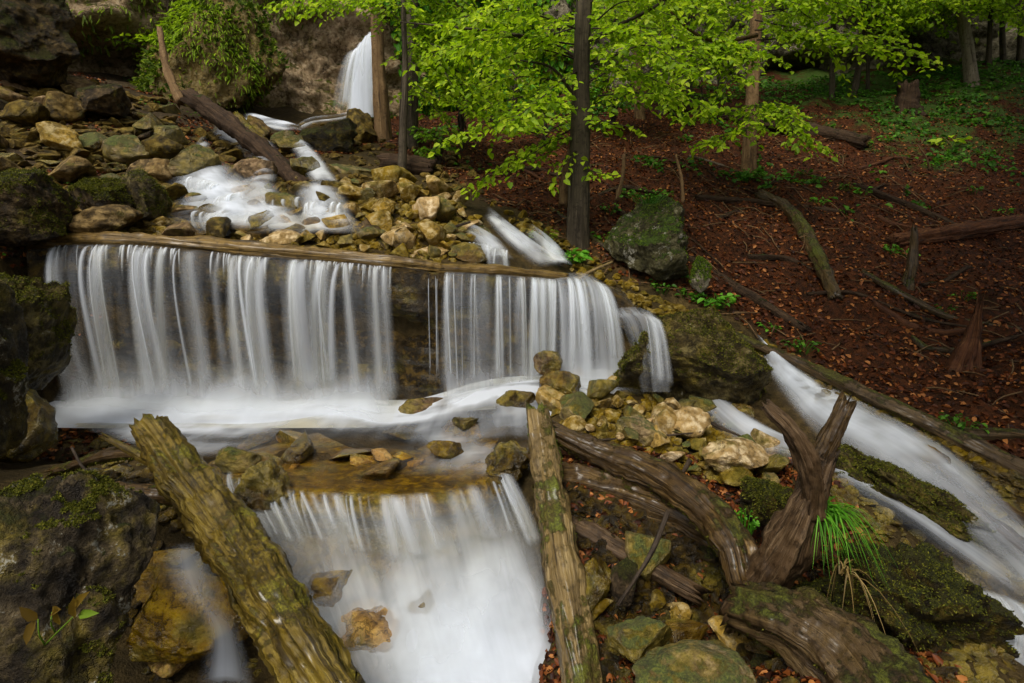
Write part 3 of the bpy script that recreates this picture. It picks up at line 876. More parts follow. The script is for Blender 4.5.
def rubble(name, parts, mat):
    """small angular stones nobody could count, as one mesh"""
    shapes = [rock_shape(300 + k, 2, 6, 0.03, (0.3, 0.7)) for k in range(10)]
    m_ = MB()
    for poly, n, size, flat in parts:
        xs, ys = [p[0] for p in poly], [p[1] for p in poly]
        k = 0
        while k < n:
            px, py = random.uniform(min(xs), max(xs)), random.uniform(min(ys), max(ys))
            if not in_poly(px, py, poly):
                continue
            k += 1
            p = at_g(px, py)
            r = math.exp(random.uniform(math.log(size[0]), math.log(size[1]))) * p[1] / FPX / 2
            v, f = random.choice(shapes)
            Rm = np.array(Matrix.Rotation(random.uniform(0, 6.3), 3, 'Z') @ Matrix.Rotation(random.uniform(-.6, .6), 3, 'X'))
            m_.add((v * np.array([r * random.uniform(.7, 1.3), r, r * random.uniform(*flat)])) @ Rm.T + np.array([p[0], p[1], float(ground(p[0], p[1])) + r * 0.15]), f)
    return tag(m_.build(name, M[mat], smooth=False), kind='stuff')


rubble('rubble', [(HEAP, 500, (5, 15), (.5, .9)), (CASC, 260, (5, 14), (.5, .9)), (RUB, 520, (5, 16), (.5, .9)), (FOOT, 420, (4, 14), (.4, .8))], 'limestone')
rubble('rubble', [(HOLLOW, 700, (6, 24), (.4, .8)), ([(560, 470), (700, 510), (740, 560), (590, 570)], 300, (6, 20), (.4, .8)), ([(700, 560), (900, 560), (960, 690), (740, 690)], 160, (8, 24), (.4, .8)), ([(70, 470), (230, 470), (260, 690), (150, 690)], 120, (8, 22), (.4, .8))], 'ledge')  # dark ledge rock puts the shade of the hollow into the rubble's colour
rubble('rubble', [([(765, 352), (1024, 478), (1060, 580), (980, 530), (860, 446)], 420, (5, 18), (.3, .7)), ([(790, 455), (860, 480), (1030, 590), (1030, 700), (930, 690), (840, 520)], 420, (6, 22), (.3, .7)), ([(60, 440), (160, 450), (240, 500), (250, 560), (140, 520)], 160, (7, 22), (.3, .7))], 'wet_stone')
rubble('rubble', [(BANK, 900, (5, 20), (.3, .7)), (UPPER, 420, (5, 16), (.4, .8)), ([(-20, 180), (150, 190), (150, 246), (-20, 250)], 240, (5, 16), (.3, .7)), ([(300, 120), (480, 160), (480, 200), (330, 195)], 200, (4, 14), (.4, .8))], 'bank_stone')

# ------------------------------------------------------------------ water


def ribbon(mb, left, right, nu=14, nv=40, dens=0.8, edge=0.3, ends=(0.08, 0.08), arch=0.0, u0=0.0, bed=0.0, wave=0.0, patchy=0.0, soft=0.0, across=None):
    Lp, Rp = spline(left, nv), spline(right, nv)
    u = np.linspace(0, 1, nu)
    V = Lp[:, None] * (1 - u[None, :, None]) + Rp[:, None] * u[None, :, None]
    V[..., 2] += arch * (1 - (2 * u - 1) ** 2)[None]
    if bed:
        V[..., 2] = np.maximum(V[..., 2], ground(V[..., 0], V[..., 1]) + bed)
    if wave:
        V[..., 2] += wave * fbm(V[..., 0] * 2.6, V[..., 1] * 1.6, u0 + 0.3, 3)
    c = (Lp + Rp) / 2
    s = np.concatenate([[0], np.cumsum(np.linalg.norm(np.diff(c, axis=0), axis=1))])
    wd = np.linalg.norm(Rp - Lp, axis=1).mean()
    q = np.linspace(0, 1, nv)
    d = np.interp(q, np.linspace(0, 1, len(dens)), dens) if isinstance(dens, (list, tuple)) else np.full(nv, dens)
    d = d * (sstep(0, ends[0], q) if ends[0] else 1) * (sstep(0, ends[1], 1 - q) if ends[1] else 1)
    e = sstep(0, edge, u) * sstep(0, edge, 1 - u) if edge else np.ones(nu)
    d2 = d[:, None] * e[None]
    if across is not None:
        d2 = d2 * (1 - (1 - np.interp(u, np.linspace(0, 1, len(across)), across))[None] * sstep(0.15, 0.5, q)[:, None])
    sf = np.interp(q, np.linspace(0, 1, len(soft)), soft) if isinstance(soft, (list, tuple)) else np.full(nv, soft)
    if patchy:
        d2 = np.clip(d2 * (1 + patchy * 1.6 * fbm(V[..., 0] * 2.2, V[..., 1] * 1.1 + V[..., 2], u0 + 5.1, 4)), 0, 1)
    mb.add(V.reshape(-1, 3), grid_faces(nv, nu), np.stack([np.repeat((u * wd + u0)[None], nv, 0), np.repeat(s[:, None], nu, 1)], -1).reshape(-1, 2),
           dens=d2.ravel(), soft=np.repeat(sf[:, None], nu, 1).ravel())


def curtain(mb, lip, base, out=0.22, back=0.3, nu=90, nv=30, dens=(0.3, 0.3, 0.4, 0.8), edge=0.04, rise=0.05, u0=0.0, jitter=0.05, lipd=0.15):
    """water over a lip: LIP points, BASE heights or points, thrown OUT towards the viewer"""
    T = spline(lip, nu)
    B = spline(base, nu)
    u = np.linspace(0, 1, nu)
    s = np.concatenate([[0], np.cumsum(np.linalg.norm(np.diff(T, axis=0), axis=1))]) + u0
    rows, dd, vv = [], [], []
    wob = jitter * fbm(s * 2.1, 0, u0 + 3.3, 3)
    for k in range(5):
        g = 1 - k / 5
        rows.append(T + np.array([0, back, 0]) * g + np.array([0, 0, rise]) * (0.3 + 0.7 * g))
        dd.append(np.full(nu, lipd * (1 - g * 0.7)))
        vv.append(np.full(nu, -back * g))
    for k in range(nv):
        q = k / (nv - 1)
        hz = q ** 0.6
        xy = T + (B - T) * hz + np.array([0, -1, 0]) * ((out + wob) * math.sin(q ** 0.55 * math.pi))[:, None] * 0.6
        xy[:, 2] = T[:, 2] + rise * 0.3 * (1 - q) + (B[:, 2] - T[:, 2]) * q ** 1.15
        rows.append(xy)
        dd.append(np.full(nu, np.interp(q, np.linspace(0, 1, len(dens)), dens)))
        vv.append(np.full(nu, q * float(np.mean(T[:, 2] - B[:, 2]))))
    V, D, W = np.array(rows), np.array(dd), np.array(vv)
    e = sstep(0, edge, u) * sstep(0, edge, 1 - u)
    D = D * e[None]
    n = len(rows)
    mb.add(V.reshape(-1, 3), grid_faces(n, nu), np.stack([np.repeat(s[None], n, 0), W], -1).reshape(-1, 2), dens=D.ravel())


def strands(mb, lip, base, n, width=(0.03, 0.09), out=(0.10, 0.34), dens=(0.35, 0.8), drift=0.12, spread=1.6, seed=0, drop=(0.9, 1.0), bunch=0.14):
    r_ = np.random.default_rng(seed)
    T, B = spline(lip, 400), spline(base, 400)
    for k in range(n):
        for _ in range(12):
            i = int(r_.uniform(0.01, 0.99) * 399)
            if perlin(T[i][0] * 4.7 + seed % 2 * 0.3, 3.7, 0.4) + bunch > r_.uniform(-0.3, 0.35):
                break
        wv = math.exp(r_.uniform(math.log(width[0]), math.log(width[1])))
        o, dr, dn, fl = r_.uniform(*out), r_.normal() * drift, r_.uniform(*dens), r_.uniform(*drop)
        q0 = np.linspace(0, 1, 26)
        q = q0 * fl
        top = T[i] + np.array([0, 0.06, 0.02])
        C = top[None] + np.zeros((26, 3))
        C[:, 1] += (B[i][1] - T[i][1]) * q ** 0.6 - o * np.sin(q ** 0.55 * math.pi) * 0.75
        C[:, 0] += (B[i][0] - T[i][0]) * q ** 0.8 + dr * q ** 0.7
        C[:, 2] += (B[i][2] - T[i][2]) * q ** 1.2
        wd = wv * (1 + (spread - 1) * q) / 2
        cols = np.array([-1, -0.66, -0.33, 0, 0.33, 0.66, 1.0])
        prof = np.array([0, 0.28, 0.78, 1, 0.78, 0.28, 0])
        V = C[:, None] + np.stack([cols[None] * wd[:, None], -0.012 * prof[None] + 0 * wd[:, None], 0 * cols[None] * wd[:, None]], -1)
        D = dn * prof[None] * (sstep(0, 0.06, q0) * (1 - 0.3 * q0))[:, None] * sstep(0, .12 if fl > .7 else .7, 1 - q0)[:, None]
        mb.add(V.reshape(-1, 3), grid_faces(26, 7), np.stack([cols[None] * wd[:, None] * 0.5 + k * 0.37, (q * (T[i][2] - B[i][2]))[:, None] + 0 * cols[None]], -1).reshape(-1, 2), dens=D.ravel())


def plume(mb, pts, height, dens, nu=60, nv=10, spread=0.35, seed=0, u0=0.0):
    """soft spray standing at the foot of a fall: dense low down, gone at its top"""
    B = spline(pts, nu)
    s = np.concatenate([[0], np.cumsum(np.linalg.norm(np.diff(B, axis=0), axis=1))]) + u0
    dens = dens * np.clip(1 + 0.9 * fbm(s * 1.1, seed * 2.2, 0.7, 3), 0.3, 1.3)
    h = height * (0.65 + 0.9 * np.abs(fbm(s * 1.3, seed, 0.2, 3)))
    rows, dd, vv = [], [], []
    for k in range(nv):
        q = k / (nv - 1)
        rows.append(B + np.stack([0 * s, spread * q ** 1.4 + 0 * s, h * q], 1))
        dd.append(dens * (1 - q) ** 1.3 + 0 * s)
        vv.append(h * q)
    e = sstep(0, .08, np.linspace(0, 1, nu)) * sstep(0, .08, 1 - np.linspace(0, 1, nu))
    D = np.array(dd) * e[None]
    mb.add(np.array(rows).reshape(-1, 3), grid_faces(nv, nu), np.stack([np.repeat(s[None], nv, 0), np.array(vv)], -1).reshape(-1, 2), dens=D.ravel(), soft=0.85)


def gp(px, py, lift=0.05):
    p = at_g(px, py)
    return np.array([p[0], p[1], float(ground0(p[0], p[1])) + lift])


# middle pool: clear amber water over stones, white with foam under the falls
px_, py_ = np.meshgrid(np.arange(-4.75, 1.7, 0.05), np.arange(4.1, 6.75, 0.05))
shore = gL(px_, py_)
dist = np.interp(px_, [-4.8, -1.2, 0.5, 1.2], [5.95, 6.0, 6.15, 6.3]) - py_
foam = 0.98 * np.exp(-(np.maximum(dist + 0.25 * fbm(px_ * 1.4, py_ * 1.1, 8.8, 3), 0) / 0.52) ** 2) * (0.75 + 0.25 * sstep(-5, -4, px_))
foam = np.maximum(foam, 0.55 * sstep(-1.9, -3.0, px_) * sstep(4.4, 4.9, py_))
foam = np.maximum(foam, 0.42 * np.exp(-((px_ + 0.5 + 0.6 * (py_ - 5)) / 0.28) ** 2) * sstep(4.2, 4.5, py_))
foam = np.maximum(foam, 0.75 * np.exp(-((px_ - 0.5) / 0.9) ** 2 - ((py_ - 5.6) / 0.35) ** 2))
foam = foam * (1 + 0.9 * fbm(px_ * 1.3, py_ * 4.0, 6.1, 4)) + 0.22 * (fbm(px_ * 0.9, py_ * 2.2, 4.4, 4))
foam = np.clip(foam * (1 + 0.8 * fbm(px_ * 2.4, py_ * 5.0, 9.3, 3)), 0.0, 1) * 0.84
lipy = np.interp(px_, [LIP2[i][0] for i in range(6)], [LIP2[i][1] for i in range(6)])
lipy = lipy + 0.6 * np.maximum(LIP2[0][0] - 0.35 - px_, 0)
foam = np.where(py_ < lipy, 0, foam) * sstep(-0.02, 0.12, py_ - lipy)
zz = 0.03 + 0.015 * fbm(px_ * 1.2, py_ * 1.6, 2, 2) + 0.20 * sstep(-1.3, 0.2, px_) * sstep(5.2, 5.85, py_) + 0.08 * np.exp(-((px_ + 1.75) / 0.35) ** 2 - ((py_ - 5.75) / 0.25) ** 2) + 0.06 * np.exp(-(np.maximum(dist, 0) / .3) ** 2)
keep = (py_ >= lipy - 0.06) & (py_ < np.interp(px_, LX, LY) + 0.05)
idx = np.full(px_.shape, -1)
idx[keep] = np.arange(keep.sum())
fq = []
for q in grid_faces(*px_.shape):
    if keep.ravel()[q].all():
        fq.append(tuple(idx.ravel()[q]))
mb = MB()
mb.add(np.stack([px_, py_, zz], -1)[keep], fq, np.stack([px_, py_], -1)[keep], dens=foam[keep])
tag(mb.build('pool_water', M['pool_water'], origin=(-1.5, 5.3, 0)), kind='structure')

# wide left curtain
A, B_ = [at(x, y, Y) + np.array([0, -0.06, 0.0]) for x, y, Y in ((52, 247, 6.15), (130, 246, 6.12), (250, 256, 6.12), (398, 268, 6.15))], None
Bz = [np.array([p[0] * 0.97, p[1] - 0.12, 0.05]) for p in A]
mb = MB()
curtain(mb, A, Bz, out=0.16, nu=140, dens=(0.05, 0.10, 0.06, 0.12, 0.45), u0=0.0, jitter=0.1, lipd=0.02)
strands(mb, A, Bz, 34, (0.05, 0.13), seed=1, dens=(0.08, 0.62), drift=0.08, spread=2.2)
strands(mb, A, Bz, 12, (0.018, 0.04), seed=22, dens=(0.3, 0.7), drift=0.05, spread=2.4)
strands(mb, A[1:], Bz[1:], 10, (0.09, 0.2), seed=2, dens=(0.3, 0.55), drift=0.04)
strands(mb, A, Bz, 80, (0.02, 0.05), seed=23, dens=(0.4, 0.8), drift=0.02, drop=(0.08, 0.35), out=(0.06, 0.16))
strands(mb, A[:2], Bz[:2], 6, (0.05, 0.12), seed=3, dens=(0.15, 0.4), drift=-0.1)
plume(mb, [p + np.array([0, -0.42, -0.05]) for p in Bz], 0.30, 0.8, seed=1)
plume(mb, [p + np.array([0, -0.22, -0.03]) for p in Bz], 0.5, 0.62, seed=2, u0=7)
plume(mb, [p + np.array([0, -0.05, -0.03]) for p in Bz], 0.75, 0.4, seed=4, u0=17)
tag(mb.build('waterfall', M['water']), 'wide silky water curtain over the left half of the long ledge', 'waterfall')

# right curtain
A = [at(x, y, Y) + np.array([0, -0.07, 0.0]) for x, y, Y in ((445, 273, 6.2), (500, 276, 6.32), (558, 280, 6.5))]
Bz = [np.array([p[0], p[1] - 0.12, 0.12]) for p in A]
mb = MB()
curtain(mb, A, Bz, out=0.2, nu=70, dens=(0.1, 0.18, 0.14, 0.16, 0.45), u0=3.0, lipd=0.02)
strands(mb, A, Bz, 26, (0.04, 0.10), seed=5, dens=(0.25, 0.65), drift=0.03, spread=1.8)
strands(mb, A, Bz, 10, (0.015, 0.035), seed=25, dens=(0.4, 0.8), drift=0.03)
plume(mb, [p + np.array([0, -0.28, -0.03]) for p in Bz], 0.3, 0.6, seed=3)
plume(mb, [p + np.array([0, -0.08, -0.03]) for p in Bz], 0.5, 0.4, seed=6)
tag(mb.build('waterfall', M['water']), 'narrower water curtain in the middle of the long ledge', 'waterfall')

# bulging fall at the right end
A = [at(x, y, Y) for x, y, Y in ((553, 280, 6.42), (575, 279, 6.40), (590, 280, 6.42), (606, 287, 6.5))]
Bz = [at(x, y, Y) for x, y, Y in ((556, 388, 6.05), (585, 388, 5.95), (606, 386, 5.95), (630, 380, 6.05))]
mb = MB()
curtain(mb, A, Bz, out=0.25, nu=50, dens=(0.3, 0.4, 0.34, 0.36, 0.7), u0=13.0, edge=0.12, lipd=0.3)
strands(mb, A, Bz, 18, (0.04, 0.10), seed=7, dens=(0.3, 0.7), drift=0.03, out=(0.2, 0.4))
plume(mb, [p + np.array([0, -0.2, -0.05]) for p in Bz], 0.25, 0.7, seed=4)
tag(mb.build('waterfall', M['water']), 'bulging white fall at the right end of the ledge', 'waterfall')

# veil that slides over the big boulder
mb = MB()
A = [at(x, y, Y) for x, y, Y in ((612, 318, 6.1), (640, 316, 5.55), (662, 322, 5.3))]
Bz = [at(x, y, Y) for x, y, Y in ((640, 392, 5.5), (655, 392, 5.25), (672, 392, 5.1))]
curtain(mb, A, Bz, out=0.05, nu=24, dens=(0.4, 0.3, 0.25, 0.15), u0=21.0, edge=0.2, lipd=0.4)
strands(mb, A, Bz, 7, (0.02, 0.07), seed=9, dens=(0.3, 0.6), drift=0.03, out=(0.03, 0.1))
tag(mb.build('waterfall', M['water']), 'thin water veil running over the big brown boulder', 'waterfall')

# thin trickles in the gap between the curtains
mb = MB()
A = [at(x, 276, 6.1) for x in (425, 438)]
Bz = [at(x, 392, 6.05) for x in (428, 440)]
strands(mb, A, Bz, 5, (0.008, 0.02), seed=12, dens=(0.4, 0.6), drift=0.02, out=(0.02, 0.08), spread=1.1)
tag(mb.build('waterfall', M['water']), 'hair thin trickles in the dark gap between the curtains', 'waterfall')

# lower fall, out of the middle pool
A = [p + np.array([0, -0.10, 0.02]) for p in LIP2]
LE = [at_z(212, 460, 0.0) + np.array([0, -.08, .03]), at(225, 500, 4.05), at(240, 545, 3.9), at(262, 590, 3.72), at(290, 640, 3.5), at(312, 700, 3.25), at(325, 780, 2.95), at(320, 880, 2.6)]
RE = [at_z(512, 468, 0.02) + np.array([0, -.08, .03]), at(534, 505, 4.15), at(546, 545, 4.0), at(560, 590, 3.75), at(578, 640, 3.5), at(592, 700, 3.2), at(604, 780, 2.9), at(616, 880, 2.6)]
MID = [at_z(360, 497, 0.0) + np.array([0, -.11, .02]), at(375, 520, 3.92), at(385, 550, 3.82), at(395, 590, 3.68), at(410, 640, 3.45), at(430, 700, 3.2), at(450, 780, 2.9), at(455, 880, 2.6)]


def fall_body(m_, fwd, dens, soft, u0, patchy, across, wave, nu=90, nv=110):
    """rows of a quadratic arc through the left, middle and right edges"""
    Lq, Mq, Rq = spline(LE, nv), spline(MID, nv), spline(RE, nv)
    u = np.linspace(0, 1, nu)[None, :, None]
    V = Lq[:, None] * ((1 - u) * (1 - 2 * u)) + Mq[:, None] * (4 * u * (1 - u)) + Rq[:, None] * (u * (2 * u - 1))
    q = np.linspace(0, 1, nv)
    V[..., 1] -= fwd * sstep(0, .15, q)[:, None]
    V[..., 2] += wave * sstep(.1, .35, q)[:, None] * fbm(V[..., 0] * 2.4, V[..., 1] * 1.8, u0, 3)
    d = np.interp(q, np.linspace(0, 1, len(dens)), dens)[:, None] * np.interp(u[0, :, 0], np.linspace(0, 1, len(across)), across)[None] ** (0.3 + sstep(0.1, 0.4, q)[:, None])
    e = sstep(0, .10, u[0, :, 0]) * sstep(0, .10, 1 - u[0, :, 0])
    d = np.clip(d * e[None] * sstep(0, .06, q)[:, None] * (1 + patchy * 1.5 * fbm(V[..., 0] * 1.9, V[..., 2] * 1.6 + V[..., 1], u0 + 2.2, 4)), 0, 1)
    sf = np.interp(q, np.linspace(0, 1, len(soft)), soft)
    L_ = np.concatenate([[0], np.cumsum(np.linalg.norm(np.diff(Mq, axis=0), axis=1))])
    m_.add(V.reshape(-1, 3), grid_faces(nv, nu), np.stack([np.repeat(u[:, :, 0] * 2.0 + u0, nv, 0), np.repeat(L_[:, None], nu, 1)], -1).reshape(-1, 2), dens=d.ravel(), soft=np.repeat(sf[:, None], nu, 1).ravel())


mb = MB()
fall_body(mb, 0.0, [0.10, 0.30, 0.42, 0.55, 0.68, 0.78, 0.8], [0.0, 0.1, 0.3, 0.4], 31.0, 0.6, [0.75, 0.8, 0.95, 1.1, 1], 0.05)
fall_body(mb, 0.05, [0.0, 0.16, 0.34, 0.58, 0.7, 0.75], [0.0, 0.3, 0.6, 0.6], 37.0, 0.8, [0.3, 0.45, 0.8, 1.1, 1], 0.07)
fall_body(mb, 0.12, [0.0, 0.0, 0.2, 0.42, 0.55, 0.6], [0.3, 0.6, 0.8, 0.7], 43.0, 1.0, [0.15, 0.25, 0.6, 1, 0.9], 0.09)
Bz = [at(x, y, Y) for x, y, Y in ((236, 560, 3.8), (275, 565, 3.78), (330, 570, 3.72), (410, 570, 3.72), (490, 565, 3.82), (545, 560, 3.9))]
strands(mb, A, Bz, 40, (0.02, 0.06), seed=15, dens=(0.2, 0.55), drift=0.03, out=(0.02, 0.10), drop=(0.6, 0.95))
strands(mb, A[2:], Bz[2:], 14, (0.06, 0.16), seed=16, dens=(0.2, 0.5), drift=0.03, out=(0.02, 0.12), drop=(0.7, 1.0))
tag(mb.build('waterfall', M['water']), 'lower white fall spilling from the ochre lip of the middle pool', 'waterfall')
# runs of white water at its left
mb = MB()
ribbon(mb, [at(185, 700, 2.7), at(205, 760, 2.6), at(200, 860, 2.4)], [at(290, 690, 2.9), at(310, 760, 2.7), at(310, 860, 2.4)], 14, 20, dens=0.5, edge=0.5, arch=0.05, ends=(0.5, 0), patchy=0.8)
tag(mb.build('stream_water', M['slide_water']), kind='structure')
# little run left of the big log
mb = MB()
ribbon(mb, [at(150, 555, 3.5), at(165, 600, 3.2), at(200, 640, 3.0), at(190, 700, 2.8)], [at(215, 548, 3.6), at(225, 590, 3.4), at(245, 640, 3.1), at(260, 700, 2.9)], 14, 30, dens=[0.35, 0.4, 0.3, 0.6, 0.8], edge=0.45, arch=0.06)
tag(mb.build('stream_water', M['slide_water']), kind='structure')

# overflow from the pool to the right, past the rubble heap and down behind the stump
mb = MB()
ribbon(mb, [gp(560, 392), gp(640, 384), gp(700, 392), gp(755, 425), gp(800, 450), gp(850, 478), gp(910, 515), gp(960, 545), gp(1040, 590)],
       [gp(570, 410), gp(640, 400), gp(690, 415), gp(740, 455), gp(790, 472), gp(840, 492), gp(890, 530), gp(945, 572), gp(1040, 640)], 16, 90,
       dens=[0.7, 0.62, 0.6, 0.6, 0.5, 0.55, 0.55, 0.5, 0.5], edge=0.4, arch=0.08, bed=0.03, patchy=0.4)
tag(mb.build('stream_water', M['slide_water']), kind='structure')
# white slide on the right
mb = MB()
Lp = [(756, 356, 6.3), (768, 400, 5.7), (800, 445, 5.0), (850, 475, 4.5), (905, 512, 4.1), (965, 560, 3.7), (1040, 625, 3.3)]
Rp = [(768, 349, 6.3), (818, 378, 5.8), (884, 410, 5.2), (945, 443, 4.75), (992, 482, 4.35), (1035, 530, 3.95), (1085, 585, 3.6)]
Lp = [at(*p) + np.array([0, 0, .02]) for p in Lp]
Rp = [at(*p) + np.array([0, 0, .0]) for p in Rp]
ribbon(mb, Lp, Rp, 26, 70, dens=[0.66, 0.6, 0.52, 0.45, 0.38, 0.3, 0.3], edge=0.35, ends=(0.03, 0), arch=0.10, bed=0.02, patchy=0.9)
ribbon(mb, [p + np.array([0.05, 0, .05]) for p in Lp], [p + np.array([-.15, 0, .05]) for p in Rp], 26, 70, dens=[0.62, 0.62, 0.58, 0.48, 0.4, 0.25, 0.25], edge=0.5, ends=(0.05, 0), arch=0.14, u0=4, bed=0.05, patchy=1.0)
tag(mb.build('stream_water', M['slide_water']), kind='structure')
mb = MB()
A = [at(965, 595, 3.25), at(1000, 600, 3.3), at(1050, 620, 3.3)]
Bz = [at(955, 690, 2.85), at(1010, 690, 2.85), at(1070, 700, 2.85)]
curtain(mb, A, Bz, out=0.08, nu=40, dens=(0.45, 0.35, 0.3, 0.3), u0=41.0, edge=0.15)
strands(mb, A, Bz, 16, (0.02, 0.07), seed=19, dens=(0.3, 0.6), drift=0.04, out=(0.02, 0.1))
tag(mb.build('waterfall', M['water']), 'small veil of water under the large moss rock at the lower right', 'waterfall')

# upper waterfall
mb = MB()
A = [at(x, y, 13.75) for x, y in ((362, 50), (368, 38), (376, 30))]
Bz = [at(345, 116, 13.2), at(358, 117, 13.1), at(378, 117, 13.2)]
curtain(mb, A, Bz, out=0.2, nu=30, dens=(0.7, 0.85, 0.85, 0.9), u0=51, edge=0.35, lipd=0.5)
curtain(mb, A, Bz, out=0.3, nu=30, dens=(0.5, 0.6, 0.6, 0.7), u0=55, edge=0.3, lipd=0.4)
strands(mb, [at(350, 54, 13.7), at(366, 46, 13.7)], [at(334, 116, 13.2), at(352, 117, 13.15)], 10, (0.08, 0.2), seed=20, dens=(0.15, 0.35), drift=0.05, out=(0.05, 0.2))
strands(mb, A, Bz, 18, (0.06, 0.16), seed=21, dens=(0.4, 0.9), drift=0.08, out=(0.1, 0.4))
tag(mb.build('waterfall', M['water']), 'slender bright upper waterfall beside the pale trunk at the back', 'waterfall')


def chute(pts, w, dens, label=None, lift=0.08, arch=0.05, m='slide_water', edge=0.4, soft=0.25):
    """a narrow run of white water down the bed: pixel path and pixel widths"""
    C = [gp(x, y, lift) for x, y in pts]
    Lq, Rq = [], []
    for i, c in enumerate(C):
        h = w[i] * c[1] / FPX / 2
        Lq.append(c + np.array([-h, 0, 0]))
        Rq.append(c + np.array([h, 0, 0]))
    m_ = MB()
    ribbon(m_, Lq, Rq, 18, 50, dens=dens, edge=edge, arch=arch, bed=0.03, patchy=0.9, ends=(0.15, 0.15), u0=w[0] * 0.31, soft=soft)
    ribbon(m_, [p + np.array([0.02, -.02, .05]) for p in Lq], [p + np.array([-.02, -.02, .05]) for p in Rq], 18, 50, dens=[d * 0.7 for d in dens], edge=0.5, arch=arch * 1.5, u0=3 + w[1] * 0.7, bed=0.06, patchy=1.1, ends=(0.2, 0.2), soft=soft)
    return tag(m_.build('stream_water', M[m]), kind='structure')


chute([(372, 118), (340, 122), (312, 128), (296, 136)], [26, 16, 10, 8], [0.7, 0.4, 0.3, 0.3])
chute([(250, 122), (265, 127), (280, 132), (296, 136)], [26, 36, 40, 24], [0.9, 0.95, 0.95, 0.8])
chute([(222, 142), (238, 150), (255, 158), (262, 170)], [30, 48, 46, 30], [0.8, 0.85, 0.8, 0.5], lift=0.14)
chute([(205, 150), (200, 162), (196, 176)], [14, 20, 34], [0.4, 0.5, 0.5], soft=0.5, lift=0.12)
chute([(262, 168), (266, 182), (262, 194)], [20, 24, 30], [0.4, 0.5, 0.5], soft=0.5, lift=0.12)
chute([(294, 148), (306, 160), (318, 178), (330, 194)], [20, 26, 30, 30], [0.6, 0.65, 0.7, 0.65])
chute([(196, 172), (210, 195), (228, 218), (240, 246)], [60, 90, 130, 170], [0.45, 0.6, 0.62, 0.75], soft=0.6, lift=0.13)
chute([(258, 192), (258, 205), (268, 222), (285, 248)], [36, 54, 70, 96], [0.45, 0.55, 0.6, 0.7], soft=0.6, lift=0.11)
chute([(318, 200), (322, 215), (325, 232), (332, 252)], [50, 60, 64, 90], [0.5, 0.6, 0.65, 0.75], soft=0.5, lift=0.12)
chute([(488, 224), (508, 242), (528, 258), (556, 280)], [12, 24, 30, 40], [0.5, 0.6, 0.6, 0.5])
chute([(470, 238), (488, 250), (500, 268)], [16, 30, 36], [0.3, 0.4, 0.45])
chute([(530, 240), (548, 258), (562, 278)], [14, 22, 30], [0.4, 0.5, 0.6])



def step_fall(lip, drop, label, n=10, out=0.12, dens=(0.4, 0.8), width=(0.03, 0.09)):
    """a small step of the cascade: water pouring over stones"""
    T = spline([at(*p) for p in lip], 14)
    jj = fbm(T[:, 0] * 7, T[:, 1], T[:, 2], 3)
    T = T + np.stack([0 * jj, 0.12 * jj, 0.07 * jj], 1)
    drop = np.interp(np.linspace(0, 1, 14), np.linspace(0, 1, len(drop)), drop) * (1 + 0.5 * perlin(T[:, 0] * 5, 2.2, T[:, 2]))
    B = [np.array([p[0], p[1] - 0.1, p[2] - d * p[1] / FPX]) for p, d in zip(T, drop)]
    m_ = MB()
    curtain(m_, T, B, out=out, nu=26, back=0.12, rise=0.02, dens=(0.28, 0.3, 0.32, 0.5), u0=lip[0][0] * 0.1, edge=0.4, lipd=0.1)
    strands(m_, T, B, n, width, seed=int(lip[0][0]), dens=dens, drift=0.03, out=(0.04, out + 0.08))
    plume(m_, [p + np.array([0, -0.1, -0.03]) for p in B], 0.14, 0.6, seed=int(lip[0][0]), nu=20, spread=0.1)
    return tag(m_.build('waterfall', M['water']), label, 'waterfall')


step_fall([(182, 178, 7.6), (200, 180, 7.6), (216, 186, 7.55)], (28, 28, 26), 'leftmost small step of white water below the slanting logs', 9)
step_fall([(222, 195, 7.3), (240, 194, 7.3), (262, 197, 7.3)], (24, 26, 24), 'small step of water beside the brown dividing slab', 8)
step_fall([(268, 200, 7.2), (285, 196, 7.3), (300, 199, 7.25)], (22, 24, 22), 'short white step between mossy stones left of the twin spout', 7)
step_fall([(306, 204, 7.2), (322, 202, 7.2), (344, 206, 7.2)], (34, 36, 30), 'twin spout of white water falling on pale stones', 9)
step_fall([(195, 212, 6.95), (225, 214, 6.95), (252, 218, 6.9)], (22, 26, 22), 'wide low white step just above the left curtain', 9)
step_fall([(464, 244, 6.75), (486, 247, 6.75), (508, 252, 6.75)], (24, 26, 22), 'thin veil over the dark wet stone above the right curtain', 8)
step_fall([(245, 165, 8.9), (262, 168, 8.9)], (20, 22), 'tiny white step under the slanting logs', 5)

def og(px, py, lift=0.03):
    p = at_g(px, py)
    return np.array([p[0], p[1], float(ground(p[0], p[1])) + lift])


# ------------------------------------------------------------------ logs and driftwood


def log(name, pts, radii, mat, label, seed, cat='log', parent=None, **kw):
    m_ = MB()
    kw.setdefault('rough', 0.16)
    kw.setdefault('lump', 0.3)
    kw.setdefault('n', 40)
    kw.setdefault('rows', 90)
    tube(m_, pts, radii, seed=seed, jag=kw.pop('jag', 0.12), **kw)
    o = m_.build(name, M[mat], parent)
    if label:
        tag(o, label, cat)
    return o


